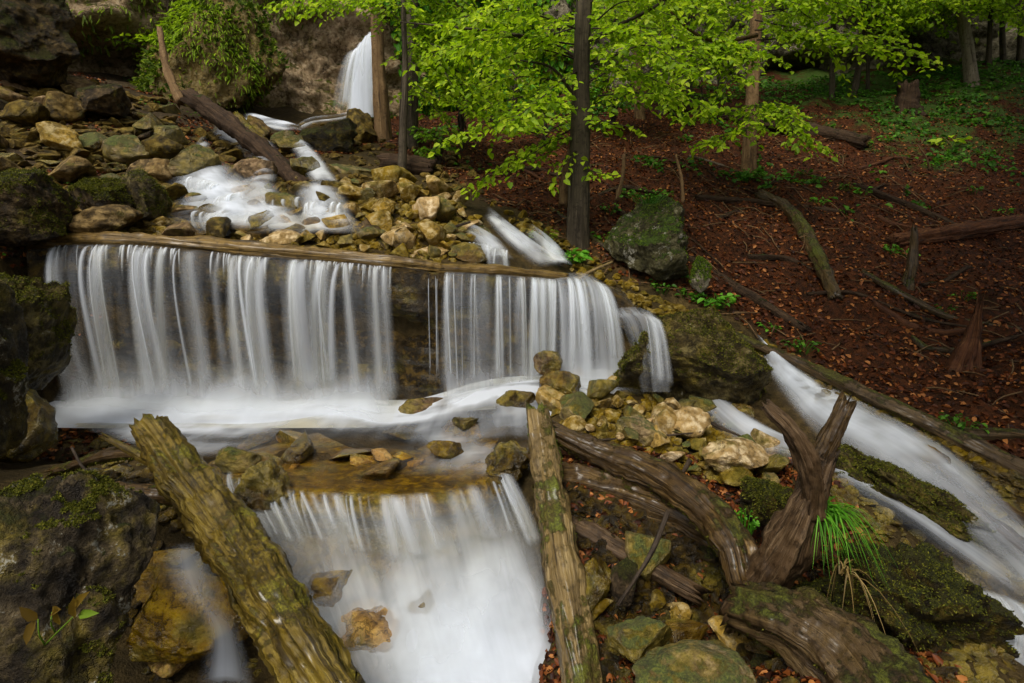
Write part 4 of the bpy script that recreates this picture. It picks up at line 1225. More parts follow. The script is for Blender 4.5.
log('log', [at(152, 430, 4.15), at(210, 510, 3.5), at(265, 590, 2.95), at(335, 700, 2.42)], [0.125, 0.145, 0.145, 0.14], 'wet_log', 'thick wet yellow brown log leaning across the lower left', 1.3, flat=0.85, groove=0.5, n=72, rows=150, jag=0.08, along=0.35, rough=0.25)
log('log', [at(538, 415, 4.4), at(548, 480, 4.05), at(562, 560, 3.6), at(588, 700, 3.0)], [0.085, 0.11, 0.115, 0.11], 'old_log', 'upright mossy pale log standing in the centre foreground', 2.1, groove=0.25, n=48, rows=110, jag=0.08, rough=0.22, along=0.6)
log('log', [at(556, 432, 4.45), at(600, 452, 4.3), at(650, 472, 4.1), at(700, 505, 3.75), at(735, 545, 3.45), at(752, 600, 3.25)], [0.07, 0.10, 0.115, 0.12, 0.115, 0.10], 'brown_log', 'long curved brown log running down to the forked stump', 3.7, groove=0.3, n=48, rows=120, rough=0.2)
log('log', [at(545, 475, 4.35), at(610, 490, 4.2), at(670, 512, 4.0), at(735, 548, 3.8)], [0.13, 0.14, 0.13, 0.11], 'brown_log', 'shorter split log tucked beneath the curved brown log', 4.9, groove=0.3, rough=0.2)
log('log', [at(560, 520, 4.0), at(600, 540, 3.85), at(690, 590, 3.55)], [0.06, 0.07, 0.05], 'driftwood', 'thin dark log in the hollow under the curved log', 5.5, rough=0.2)
# forked stump
st = empty('forked_stump', tuple(at(765, 600, 3.2)), 'brown driftwood stump with two upright prongs', 'stump')
log('trunk', [at(742, 615, 3.3), at(772, 570, 3.2), at(795, 530, 3.12), at(812, 495, 3.1), at(822, 470, 3.12)], [0.11, 0.12, 0.105, 0.08, 0.05], 'driftwood', None, 6.1, parent=st, groove=0.4, rough=0.4, n=48, along=0.9)
log('prong', [at(812, 515, 3.08), at(812, 480, 3.05), at(800, 445, 3.05), at(785, 422, 3.08), at(768, 406, 3.12)], [0.055, 0.055, 0.05, 0.042, 0.030], 'driftwood', None, 6.7, parent=st, groove=0.45, rough=0.38, jag=0.03, along=0.8)
log('prong', [at(795, 530, 3.2), at(810, 480, 3.25), at(828, 440, 3.28), at(843, 410, 3.3)], [0.065, 0.06, 0.058, 0.05], 'brown_log', None, 7.9, parent=st, groove=0.35, rough=0.25, jag=0.12)
log('log', [at(752, 610, 3.05), at(800, 625, 2.85), at(860, 670, 2.6), at(930, 760, 2.2)], [0.14, 0.17, 0.19, 0.2], 'moss_log', 'stout mossy log lying below the forked stump', 8.3, groove=0.3, rough=0.22, n=56)
log('log', [at(735, 336, 6.4), at(800, 364, 5.85), at(880, 401, 5.2), at(960, 439, 4.7), at(1060, 490, 4.15)], [0.05, 0.06, 0.065, 0.07, 0.075], 'moss_log', 'long straight mossy log along the right edge of the white slide', 9.1, rough=0.15, rows=120)
log('log', [at(890, 440, 5.0), at(960, 482, 4.4), at(1040, 530, 3.95)], [0.035, 0.04, 0.045], 'brown_log', 'thin submerged pole on the far side of the white slide', 10.1)
log('log', [at(940, 480, 4.35), at(985, 520, 3.95), at(1040, 560, 3.6)], [0.05, 0.055, 0.06], 'forest_log', 'dark pole slanting out of the white slide at the right edge', 11.1)
log('log', [at(190, 97, 9.9), at(230, 125, 9.5), at(268, 155, 9.1), at(302, 186, 8.6)], [0.13, 0.14, 0.14, 0.12], 'forest_log', 'dark log slanting down the upper left cascade', 12.1)
log('log', [at(238, 118, 10.2), at(262, 145, 9.6), at(285, 172, 9.1), at(308, 196, 8.7)], [0.08, 0.1, 0.1, 0.09], 'wet_log', 'second slanting log just right of the dark one', 13.4)
log('log', [at(366, 228, 7.15), at(378, 245, 6.95), at(392, 266, 6.75)], [0.11, 0.12, 0.11], 'moss_log', 'short green mossy log lying among the stones above the ledge', 14.1, n=28, rows=40)
log('log', [og(384, 170, 0.1), og(405, 172, 0.1), og(430, 175, 0.1)], [0.17, 0.17, 0.16], 'forest_log', 'short dark cut log on the leaf litter behind the saplings', 15.1, n=30, rows=40)
log('log', [og(668, 112, 0.15), og(740, 124, 0.15), og(800, 136, 0.16), og(862, 150, 0.15)], [0.15, 0.15, 0.15, 0.14], 'forest_log', 'thick dark fallen log across the upper slope', 16.1)
log('log', [og(762, 198, 0.04), og(790, 215, 0.04), og(815, 255, 0.04), og(835, 300, 0.04)], [0.09, 0.10, 0.10, 0.07], 'moss_log', 'mossy fallen stem running down the slope from the brown trunk', 17.2)
log('log', [og(700, 200, 0.03), og(760, 205, 0.03), og(840, 214, 0.03)], [0.05, 0.05, 0.04], 'forest_log', 'thin dark pole lying level on the slope', 18.3)
log('log', [og(860, 190, 0.03), og(910, 208, 0.03), og(960, 230, 0.03)], [0.06, 0.06, 0.05], 'forest_log', 'dark branch lying slantwise on the right slope', 19.4)
log('log', [og(895, 245, 0.05), og(950, 238, 0.05), og(1040, 222, 0.05)], [0.11, 0.13, 0.13], 'red_wood', 'reddish rotting log at the right edge of the slope', 20.5, rough=0.25, groove=0.3)
log('log', [og(690, 262, 0.02), og(740, 292, 0.02), og(800, 330, 0.02)], [0.05, 0.06, 0.05], 'forest_log', 'mossy branch lying behind the small upright stone', 21.5)
log('log', [og(655, 195, 0.03), og(620, 190, 0.03), og(585, 205, 0.03)], [0.035, 0.04, 0.04], 'forest_log', 'thin branch behind the moss capped block', 22.5)
log('lip_log', [at(30, 243, 6.15), at(60, 241, 6.17), at(130, 240, 6.14), at(250, 250, 6.14), at(400, 263, 6.17), at(440, 268, 6.2)], [0.05, 0.075, 0.07, 0.085, 0.065, 0.05], 'lip_log', 'long ochre log that forms the lip of the wide left curtain', 61, n=28, rows=120, rough=0.4, jag=0.05)
log('lip_log', [at(436, 269, 6.2), at(500, 271, 6.35), at(565, 277, 6.5)], [0.05, 0.06, 0.05], 'lip_log', 'short ochre log that forms the lip of the middle curtain', 62, n=28, rows=80, rough=0.2, jag=0.05)
log('log', [at(60, 470, 4.2), at(110, 455, 4.2), at(150, 452, 4.15)], [0.05, 0.07, 0.06], 'brown_log', 'broken plank end under the top of the yellow log', 23.5, flat=0.6)
log('log', [at(105, 490, 3.95), at(150, 493, 3.9), at(190, 497, 3.85)], [0.055, 0.06, 0.055], 'brown_log', 'short dark log lying level beneath the yellow log', 24.5)
log('log', [at(110, 440, 4.2), at(140, 456, 4.1), at(165, 470, 4.0)], [0.02, 0.03, 0.03], 'wet_log', 'small snapped pole against the top of the yellow log', 25.5)
# snapped stems and stumps of the slope
def stump(px, py, tx, ty, radii, mat, label, seed, **kw):
    p = og(px, py, 0)
    q = at(tx, ty, p[1])
    log('stump', [p - [0, 0, .25], p, (p + q) / 2 + [0.02, 0, 0], q], radii, mat, label, seed, cat='stump', **kw)


stump(908, 287, 914, 232, [0.11, 0.075, 0.055, 0.035], 'moss_log', 'thin mossy snapped stem standing on the right slope', 26.5, n=20, rows=30, rough=0.35)
stump(962, 372, 978, 312, [0.2, 0.14, 0.07, 0.03], 'red_wood', 'red brown rotting stump at the right edge of the slope', 27.5, groove=0.5, rough=0.55, jag=0.25)
stump(906, 108, 908, 86, [0.42, 0.27, 0.22, 0.2], 'forest_log', 'short brown tree stump high on the right slope', 28.5, n=24, rows=24, rough=0.3)
for k in range(26):
    # rotten sticks and branches half sunk in the leaves
    a, ln = random.uniform(-0.9, 0.6), random.uniform(0.5, 1.8)
    while True:
        px, py = random.uniform(470, 1040), random.uniform(110, 440)
        p = at_g(px, py)
        if hillness(p[0], p[1]) > 0.25 and p[1] < 13:
            break
    pts = []
    for q in (-.5, -.2, .15, .5):
        x, y = p[0] + math.cos(a) * ln * q + random.uniform(-.06, .06), p[1] + math.sin(a) * ln * q + random.uniform(-.06, .06)
        pts.append(np.array([x, y, float(ground(x, y)) + 0.015]))
    r = random.uniform(0.015, 0.05)
    o = log('rotten_branch', pts, [r, r * 1.1, r * 0.9, r * 0.5], random.choice(['forest_log', 'forest_log', 'red_wood', 'moss_log']), 'rotten branch half sunk in the leaf litter of the slope', 200 + k, cat='branch', n=12, rows=26, rough=0.35, jag=0.05)
    o['group'] = 'rotten branches on the leafy slope'
for i, (a, b_, Y, r) in enumerate([((683, 205), (676, 155), 9, 0.03), ((617, 200), (624, 155), 8.8, 0.035), ((930, 170), (918, 145), 10, 0.02)]):
    log('dead_stick', [at(*a, Y), at((a[0] + b_[0]) / 2 + 2, (a[1] + b_[1]) / 2, Y), at(*b_, Y + .1)], [r, r * .8, r * .6], 'warm_bark',
        ['pale thin stick standing on the slope right of the moss capped block', 'dark thin stick leaning right of the central trunk', 'thin bent stick high on the right slope'][i], 30 + i, cat='stick', n=10, rows=20, jag=0.02)
for i, (pts, Y0, Y1, r, lab) in enumerate([
        ([(668, 512), (650, 555), (618, 605)], 3.55, 3.3, 0.014, 'black bent twig crossing the hollow under the curved log'),
        ([(690, 460), (682, 475)], 4.0, 4.0, 0.018, 'short black peg sticking up beside the curved log'),
        ([(690, 410), (715, 425), (740, 436)], 5.0, 4.7, 0.014, 'thin black twig lying over the right of the rubble heap'),
        ([(72, 448), (85, 470), (110, 490), (138, 520)], 3.6, 3.4, 0.008, 'curled thin twig above the black boulder'),
        ([(600, 440), (650, 437), (700, 432)], 4.7, 4.75, 0.010, 'thin twig lying across the rubble heap'),
        ([(440, 235), (455, 227), (470, 222)], 7.1, 7.1, 0.02, 'dark stick lying on the dry stone heap'),
        ([(555, 300), (585, 275), (612, 262)], 6.7, 6.9, 0.025, 'pale broken branch beside the bulging fall')]):
    log('twig', [at(x, y, Y0 + (Y1 - Y0) * k / (len(pts) - 1)) for k, (x, y) in enumerate(pts)], [r, r, r * .6], 'twig' if i != 6 else 'old_log', lab, 40 + i, cat='twig', n=8, rows=24, jag=0.01)

# ------------------------------------------------------------------ leaves


def leaf_geo(base, dirn, nrm, L, W, fold=0.25):
    """arrays of leaves -> verts (n,6,3) and faces"""
    side = np.cross(dirn, nrm)
    side /= np.linalg.norm(side, axis=1)[:, None] + 1e-9
    nrm = np.cross(side, dirn)
    L, W = L[:, None], W[:, None]
    p0 = base
    tip = base + dirn * L - nrm * L * 0.12
    l1 = base + dirn * L * 0.3 + side * W * 0.5 + nrm * W * fold
    l2 = base + dirn * L * 0.68 + side * W * 0.42 + nrm * W * fold * 0.6
    r1 = base + dirn * L * 0.3 - side * W * 0.5 + nrm * W * fold
    r2 = base + dirn * L * 0.68 - side * W * 0.42 + nrm * W * fold * 0.6
    return np.stack([p0, l1, l2, tip, r2, r1], 1)


def add_leaves(mb, base, dirn, nrm, L, W, rnd, fold=0.25):
    V = leaf_geo(base, dirn, nrm, L, W, fold)
    n = len(V)
    k = np.arange(n)[:, None] * 6
    f = np.concatenate([k + np.array([[0, 1, 2, 3]]), k + np.array([[0, 3, 4, 5]])], 0)
    mb.add(V.reshape(-1, 3), f, None, rnd=np.repeat(rnd, 6))


def unit(a):
    return a / (np.linalg.norm(a, axis=-1, keepdims=True) + 1e-9)


def spray(mbl, mbb, start, end, leaf=0.085, dens=1.0, side=0.45, droop=0.12, r0=0.012, tone=0.0):
    """a beech-like branch: twigs left and right in a nearly level plane, leaves along them"""
    start, end = np.asarray(start, float), np.asarray(end, float)
    Lb = np.linalg.norm(end - start)
    n = max(6, int(Lb / 0.14 * dens))
    mid = (start + end) / 2 + np.array([0, 0, droop * Lb * 0.7]) + rng.normal(size=3) * 0.05 * Lb
    C = spline([start, mid, end], n * 2)
    if mbb is not None:
        tube(mbb, [start, mid, end], [r0, r0 * 0.6, r0 * 0.25], n=6, rows=14, rough=0.05, cap=False)
    T = unit(np.gradient(C, axis=0))
    B_, D_, N_ = [], [], []
    for i in range(2, n * 2):
        q = i / (n * 2 - 1)
        if q < 0.12:
            continue
        ln = side * Lb * (1 - 0.75 * q) * (0.5 + 0.6 * rng.random()) + 0.05
        sgn = 1 if i % 2 else -1
        sd = np.cross(T[i], [0, 0, 1.0]) * sgn
        dv = unit(sd * 0.8 + T[i] * 0.65 + rng.normal(size=3) * 0.16 - np.array([0, 0, 0.06]))
        m = max(2, int(ln / (leaf * 0.62)))
        tt = (np.arange(m) + 0.6) / m
        pts = C[i] + dv * ln * tt[:, None] - np.array([0, 0, 1]) * (ln * 0.22 * tt ** 2)[:, None]
        if mbb is not None and ln > 0.25:
            tube(mbb, [C[i], C[i] + dv * ln * 0.5 - np.array([0, 0, ln * .055]), C[i] + dv * ln - np.array([0, 0, ln * .22])], [r0 * 0.3, r0 * 0.2, r0 * 0.12], n=4, rows=5, rough=0, cap=False)
        sd2 = unit(np.cross(dv, [0, 0, 1.0]))
        alt = np.where(np.arange(m) % 2 == 0, 1, -1)[:, None]
        B_.append(pts + rng.normal(size=(m, 3)) * leaf * 0.12)
        D_.append(unit(dv * 0.65 + alt * sd2 * 0.8 + rng.normal(size=(m, 3)) * 0.3 - np.array([0, 0, 0.28])))
        N_.append(unit(np.array([0, 0, 1.0]) + rng.normal(size=(m, 3)) * 0.42 - np.array([0, 0.25, 0])))
    B_, D_, N_ = np.concatenate(B_), np.concatenate(D_), np.concatenate(N_)
    m = len(B_)
    Ls = leaf * rng.uniform(0.65, 1.2, m)
    add_leaves(mbl, B_, D_, N_, Ls, Ls * rng.uniform(0.6, 0.75, m), np.clip(rng.random(m) + tone, 0, 1))


def tree(name, label, base, top, r0, r1, bark, seed, sprays=(), branches=(), leaf=0.085, leafmat='leaf', dens=1.0, group=None, flare=1.6, height=9.0, crown=0, bend=0.0, rough=0.12, cat='tree', tone=0.0, side=0.5, more=()):
    """trunk through two seen points, on up to HEIGHT, limbs, and leafy sprays where the picture shows them"""
    base, top = np.asarray(base, float), np.asarray(top, float)
    base = base - np.array([0, 0, 0.3])
    e = empty(name, tuple(base), label, cat, group)
    dirn = (top - base) / (top[2] - base[2])
    head = base + dirn * height + np.array([0.2 * math.sin(seed), 0, 0])
    m_ = MB()
    mid = (base + top) / 2 + np.array([bend, 0, 0])
    path = [base, base + (mid - base) * 0.12, base + (mid - base) * 0.35, mid, top, head]
    tube(m_, path, [r0 * flare, r0 * 1.15, r0, (r0 + r1) / 2, r1, r1 * 0.5], n=22, rows=80, rough=rough, freq=1.6, seed=seed)
    m_.build('trunk', M[bark], e)
    ml = MB()
    for s_ in branches:
        mbr = MB()
        pts = [np.asarray(p, float) for p in s_[0]]
        tube(mbr, pts, s_[1], n=8, rows=24, rough=0.1, seed=seed)
        mbr.build('branch', M[bark], e)
    for s_ in list(sprays) + list(more):
        mbb = MB()
        spray(ml, mbb, s_[0], s_[1], leaf=s_[2] if len(s_) > 2 else leaf, dens=dens, tone=tone, side=side)
        mbb.build('branch', M['twig'], e)
    if crown:
        # the crown overhead, out of the picture: it shades the slope
        for k in range(crown):
            a = rng.uniform(0, 6.28)
            h = rng.uniform(0.55, 0.98)
            p0 = base + dirn * height * h
            ln = rng.uniform(1.6, 3.0) * (1.3 - h * 0.6)
            p1 = p0 + np.array([math.cos(a) * ln, math.sin(a) * ln, rng.uniform(0.0, 0.7)])
            if p1[2] - 1.8 < 0.42 * p1[1] and p1[1] > 0:
                p1[2] = p0[2] = max(p0[2], 0.45 * max(p1[1], p0[1]) + 1.8)
            spray(ml, None, p0, p1, leaf=0.26, dens=0.6, side=0.55)
    if ml.n:
        ml.build('crown', M[leafmat], e)
    return e


def sp(*a):
    """(x, y, Y) pairs in the picture -> start and end of a spray"""
    return (at(*a[0]), at(*a[1])) + tuple(a[2:])


def more_sprays(x0, Y, ys, n, dx, seed, near=(0.4, 1.3), leaf=0.095, sides=(-1, 1), drop=(-10, 45)):
    r_ = np.random.default_rng(seed)
    out = []
    for k in range(n):
        y = r_.uniform(*ys)
        d = r_.choice(sides) * r_.uniform(*dx)
        out.append((at(x0 + d * 0.12, y, Y), at(x0 + d, y + r_.uniform(*drop), Y - r_.uniform(*near)), leaf))
    return out


# the tree in the centre
b0 = at_g(577, 241)
tree('beech_tree', 'dark trunked tree in the centre with layered bright leaves', b0, at(584, 0, b0[1] - .1), 0.145, 0.10, 'bark', 1.1, flare=1.35, height=10, dens=1.25, leaf=0.095, more=more_sprays(582, 7.7, (-30, 110), 6, (50, 150), 5) + more_sprays(582, 7.7, (-20, 70), 4, (60, 130), 6, sides=(1,)) + more_sprays(582, 8.3, (10, 110), 4, (70, 150), 8, sides=(-1,), near=(-0.6, 0.3)),
     sprays=[sp((580, 60, 7.7), (480, 70, 7.0)), sp((580, 30, 7.7), (450, 20, 6.8)), sp((580, 110, 7.7), (505, 125, 7.2)), sp((580, 140, 7.7), (520, 165, 7.3)),
             sp((582, 40, 7.7), (680, 30, 7.2)), sp((582, 85, 7.7), (670, 85, 7.2)), sp((580, 10, 7.7), (650, -20, 7.0)), sp((580, 70, 7.7), (540, 100, 6.8)),
             sp((578, 150, 7.7), (555, 185, 7.2)), sp((580, 115, 7.7), (640, 130, 7.2)), sp((580, 0, 7.7), (520, -15, 6.7)), sp((578, 165, 7.75), (610, 175, 7.4)),
             sp((580, 95, 7.7), (445, 140, 7.6)), sp((580, 45, 7.7), (420, 60, 7.6)), sp((580, 125, 7.7), (470, 185, 7.9))],
     branches=[([at(582, 60, 7.75), at(540, 40, 7.7), at(480, 30, 7.6), at(400, 22, 7.5)], [0.03, 0.024, 0.018, 0.008]),
               ([at(582, 110, 7.75), at(555, 70, 7.6), at(520, 60, 7.5)], [0.022, 0.018, 0.008]),
               ([at(584, 40, 7.7), at(640, 15, 7.6), at(680, -10, 7.5)], [0.03, 0.022, 0.01])])
log('stump', [at(564, 200, 8.0), at(565, 180, 8.0), at(567, 160, 8.05)], [0.07, 0.06, 0.035], 'warm_bark', 'jagged snapped stem against the central trunk', 51, cat='stump', n=14, rows=24, jag=0.15)
# pair at the upper waterfall
b0 = at_g(384, 140, 9.5)
tree('beech_tree', 'pale brown trunk right beside the upper waterfall', b0, at(377, 30, b0[1]), 0.17, 0.12, 'warm_bark', 2.2, flare=1.5, height=9,
     sprays=[sp((377, 5, 11.0), (310, 12, 9.5), 0.09), sp((377, 15, 11), (420, 50, 9.6), 0.09), sp((377, 5, 11), (325, 8, 9.4), 0.09), sp((377, 5, 11), (400, 8, 9), 0.09)], more=more_sprays(377, 10.6, (-45, -10), 6, (40, 110), 15, near=(0.8, 1.8), leaf=0.1, drop=(0, 22)))
b0 = at_g(408, 146, 9.5)
tree('beech_tree', 'mossy grey trunk second from the upper waterfall', b0, at(411, 0, b0[1]), 0.19, 0.13, 'bark', 3.3, flare=1.5, height=9,
     sprays=[sp((411, 20, 10.8), (470, 45, 9.4), 0.09), sp((411, 60, 10.8), (470, 85, 9.5), 0.09), sp((411, 80, 10.8), (500, 110, 9.6), 0.09), sp((411, 0, 10.8), (360, 4, 9.3), 0.09), sp((411, 90, 10.8), (455, 130, 9.8), 0.09)], more=more_sprays(411, 10.5, (-20, 90), 12, (40, 110), 16, near=(0.5, 1.6), leaf=0.1, sides=(1,)))
b0 = at_g(401, 178, 8.0)
tree('sapling', 'thin moss green sapling stem in front of the cut log', b0, at(405, 60, b0[1]), 0.07, 0.045, 'moss_log' if False else 'bark', 4.4, flare=1.2, height=5,
     sprays=[sp((405, 50, 9.6), (460, 60, 9), 0.08), sp((404, 70, 9.6), (440, 100, 9.2), 0.08)])
# right of centre
b0 = at_g(748, 172)
tree('beech_tree', 'orange brown trunk with mossy foot on the slope', b0, at(757, 0, b0[1]), 0.13, 0.10, 'warm_bark', 5.5, flare=2.0, height=11, dens=1.2, crown=14, leaf=0.1, more=more_sprays(756, 9.7, (10, 60), 4, (60, 150), 27, near=(0.8, 1.6), leaf=0.09, drop=(0, 25)) + more_sprays(756, 9.7, (-40, 20), 11, (50, 170), 25, near=(0.3, 1.4), leaf=0.095) + more_sprays(756, 9.7, (100, 125), 4, (40, 80), 26, near=(0.5, 1.2), leaf=0.1),
     sprays=[sp((755, 30, 9.8), (840, 35, 8.6)), sp((755, 10, 9.8), (700, 20, 8.8)), sp((755, 60, 9.8), (690, 70, 8.9)), sp((755, 20, 9.8), (890, 50, 8.8)), sp((755, 125, 9.8), (700, 145, 8.8)),
             sp((755, 105, 9.8), (830, 150, 8.8)), sp((755, 0, 9.8), (800, 5, 8.6)), sp((756, 50, 9.8), (720, 95, 8.6)), sp((757, 40, 9.8), (930, 62, 9.2)), sp((757, 5, 9.8), (860, 10, 9)), sp((756, 110, 9.8), (745, 130, 8.4))],
     branches=[([at(757, 35, 9.85), at(720, 42, 9.6), at(690, 30, 9.4), at(655, -5, 9.2)], [0.035, 0.03, 0.022, 0.012])])
b0 = at_g(640, 118)
tree('beech_tree', 'slim pinkish trunk between the central and the orange trunks', b0, at(636, 0, b0[1]), 0.12, 0.09, 'warm_bark', 6.6, height=10, crown=6, more=more_sprays(636, 13.0, (-10, 80), 7, (30, 90), 35, near=(0.5, 2.0), leaf=0.12),
     sprays=[sp((636, 30, 13.2), (600, 50, 11.5), 0.1), sp((636, 10, 13.2), (690, 40, 11.5), 0.1), sp((636, 50, 13.2), (670, 100, 11.6), 0.1), sp((636, 40, 13.2), (610, 95, 11.6), 0.1)])
thin = [(662, 112, 664, .09, 'bark', 'dark stem in the dense leaves just left of the far brown trunk'), (690, 108, 692, .07, 'bark', 'thin dark stem right behind the bright leaves'),
        (832, 98, 834, .07, 'bark', 'thin straight dark stem in front of the cliff hollow'), (852, 96, 872, .08, 'bark', 'leaning dark stem just right of the cliff hollow'), (868, 90, 869, .05, 'bark', 'very thin stem behind the leaning one'),
        (905, 70, 900, .09, 'bark', 'dark stem left of the pale pair'), (925, 60, 918, .09, 'pale_bark', 'left trunk of the pale pair before the cliff'), (934, 58, 932, .08, 'pale_bark', 'right trunk of the pale pair before the cliff'),
        (974, 84, 961, .16, 'pale_bark', 'stout pale grey trunk leaning at the upper right'), (988, 66, 992, .07, 'bark', 'slim dark stem next to the stout pale trunk'), (1004, 62, 1001, .08, 'bark', 'dark straight stem near the top right corner'),
        (1020, 64, 1022, .09, 'bark', 'dark stem at the right edge of the wood'), (947, 56, 949, .06, 'bark', 'slender dark stem left of the stout pale trunk'), (720, 100, 722, .08, 'bark', 'dark stem between the fallen log and the cliff')]
for i, (bx, by, tx, r_, bk, lab) in enumerate(thin):
    b0 = at_g(bx, by)
    spr = more_sprays(tx, b0[1], (-50, 10), 7 if bx > 820 else 4, (25, 90), 300 + i, near=(0.5, 3.0), leaf=0.11, drop=(0, 45))
    tree('forest_tree', lab, b0, at(tx, -5, b0[1]), r_, r_ * 0.8, bk, 10 + i * 1.3, sprays=spr, height=10, crown=1, leafmat='leaf', flare=1.4, group='trees in the wood on the slope')
# unseen trees added beyond the right edge so their crowns shade the hill
for i, (x, y, lab) in enumerate([(9.5, 8.0, 'tall unseen shade tree added on the slope beyond the right edge'), (12.5, 12.0, 'tall unseen shade tree added high on the slope beyond the right edge'), (6.6, 4.6, 'unseen shade tree added at the foot of the slope beyond the right edge'), (11.0, 10.0, 'unseen shade tree added half way up the slope beyond the right edge')]):
    p = np.array([x, y, float(ground(x, y))])
    tree('forest_tree', lab, p, p + np.array([0.2, 0, 5]), 0.2, 0.14, 'bark', 60 + i * 2.1, height=12, crown=70, leafmat='leaf_deep', group='trees in the wood on the slope')

# unseen trees added beside the camera, crowns leaning in to shade the slope
for i, (x, y, tx, ty, lab) in enumerate([(4.6, 1.0, 3.6, 1.6, 'unseen leaning shade tree added on the near right bank beside the viewer'), (6.6, 2.6, 5.8, 3.2, 'second unseen leaning shade tree added on the near right bank'), (5.6, -1.6, 5.0, -1.0, 'unseen shade tree added on the right bank behind the viewer')]):
    p = np.array([x, y, float(ground(x, y))])
    tree('forest_tree', lab, p, np.array([tx, ty, p[2] + 5]), 0.17, 0.12, 'bark', 80 + i * 2.1, height=11, crown=55, leafmat='leaf_deep', group='trees in the wood on the slope')

# ------------------------------------------------------------------ small plants


def clump(name, label, c, n, rad, leaf, mat, cat='plant', stem=0.12, group=None):
    m_ = MB()
    a = rng.uniform(0, 6.28, n)
    rr = rad * np.sqrt(rng.random(n))
    h = stem * rng.uniform(0.3, 1.2, n)
    base = np.stack([c[0] + rr * np.cos(a), c[1] + rr * np.sin(a), 0 * a], 1)
    base[:, 2] = c[2] + h
    d = unit(np.stack([np.cos(a + rng.normal(size=n) * .6), np.sin(a + rng.normal(size=n) * .6), rng.uniform(-0.5, 0.3, n)], 1))
    nn = unit(np.array([0, -0.3, 1.0]) + rng.normal(size=(n, 3)) * 0.4)
    Ls = leaf * rng.uniform(0.6, 1.2, n)
    add_leaves(m_, base, d, nn, Ls, Ls * 0.65, rng.random(n))
    for k in range(n):
        p0 = np.array([c[0], c[1], c[2] - 0.03]) + np.array([base[k][0] - c[0], base[k][1] - c[1], 0]) * 0.4
        tube(m_, [p0, (p0 + base[k]) / 2 + [0, 0, .01], base[k]], [0.003, 0.002], n=4, rows=4, rough=0, cap=False, rnd=0.2)
    return tag(m_.build(name, M[mat]), label, cat, group)


for k in range(24):
    while True:
        px, py = random.uniform(600, 1030), random.uniform(130, 440)
        p = at_g(px, py)
        if hillness(p[0], p[1]) > 0.3:
            break
    clump('herb', 'small green herb growing out of the leaf litter on the slope', p, random.randint(14, 30), 0.14, random.uniform(0.05, 0.09), random.choice(['herb', 'herb_bright']), 'herb', stem=0.10, group='herbs in the leaf litter of the slope')
for i, (px, py, n, rad, lf, mt, lab) in enumerate([
        (568, 262, 70, 0.24, 0.10, 'herb_bright', 'bright green leafy plant beside the chute above the bulging fall'),
        (714, 307, 60, 0.22, 0.09, 'herb_bright', 'bright green plant behind the big brown boulder'),
        (690, 300, 22, 0.14, 0.07, 'herb', 'small green plant left of the bright one behind the boulder'),
        (662, 292, 22, 0.12, 0.06, 'herb', 'low green sprout between the slope and the bulging fall'),
        (800, 352, 30, 0.16, 0.06, 'herb', 'green herb beside the top of the white slide'),
        (962, 432, 40, 0.16, 0.05, 'herb', 'dark green herb on the slope by the straight log'),
        (745, 522, 40, 0.07, 0.03, 'herb_bright', 'tiny bright green plant beside the curved log'),
        (545, 242, 26, 0.16, 0.07, 'moss_grass', 'mossy tuft above the right hand chute'),
        (420, 140, 60, 0.4, 0.12, 'herb', 'green herbs at the foot of the mossy trunk'),
        (950, 145, 30, 0.3, 0.14, 'leaf', 'single pale leafy seedling high on the right slope'),
        (750, 180, 40, 0.22, 0.10, 'herb', 'green growth round the foot of the orange trunk'),
        (650, 205, 60, 0.3, 0.05, 'herb', 'green leaves on top of the moss capped block')]):
    p = at_g(px, py)
    if i == 6:
        p = at(745, 535, 3.6)
    if i == 11:
        p = at(648, 201, 7.35)
    clump('leafy_plant', lab, p, n, rad, lf, mt)
# seedling on the black boulder
sl = empty('seedling', tuple(at(45, 640, 1.85)), 'brown and green seedling rooted on the black boulder', 'seedling')
for i, (a, b_, wd) in enumerate([((38, 620), (10, 602), .03), ((36, 618), (18, 660), .03), ((52, 612), (62, 608), .028), ((75, 618), (70, 590), .026), ((78, 615), (105, 612), .026), ((74, 608), (92, 585), .028), ((60, 625), (50, 600), .02)]):
    p, q_ = at(*a, 1.86), at(*b_, 1.82)
    m_ = MB()
    d = (q_ - p)[None] * 0.68
    add_leaves(m_, p[None], unit(d), unit(np.array([[0.1, -0.8, 0.6]])), np.array([np.linalg.norm(d)]), np.array([wd * 1.05]), np.array([0.9 if i in (4,) else 0.1 + 0.07 * i]))
    m_.build('leaf', M['seedling'], sl)
for a, b_ in (((45, 645), (38, 619)), ((45, 645), (76, 614)), ((55, 632), (52, 612))):
    m_ = MB()
    tube(m_, [at(*a, 1.88), (at(*a, 1.86) + at(*b_, 1.86)) / 2 + [0, -.01, 0], at(*b_, 1.86)], [.003, .002], n=5, rows=8, rough=0, rnd=0.95)
    m_.build('stem', M['seedling'], sl)


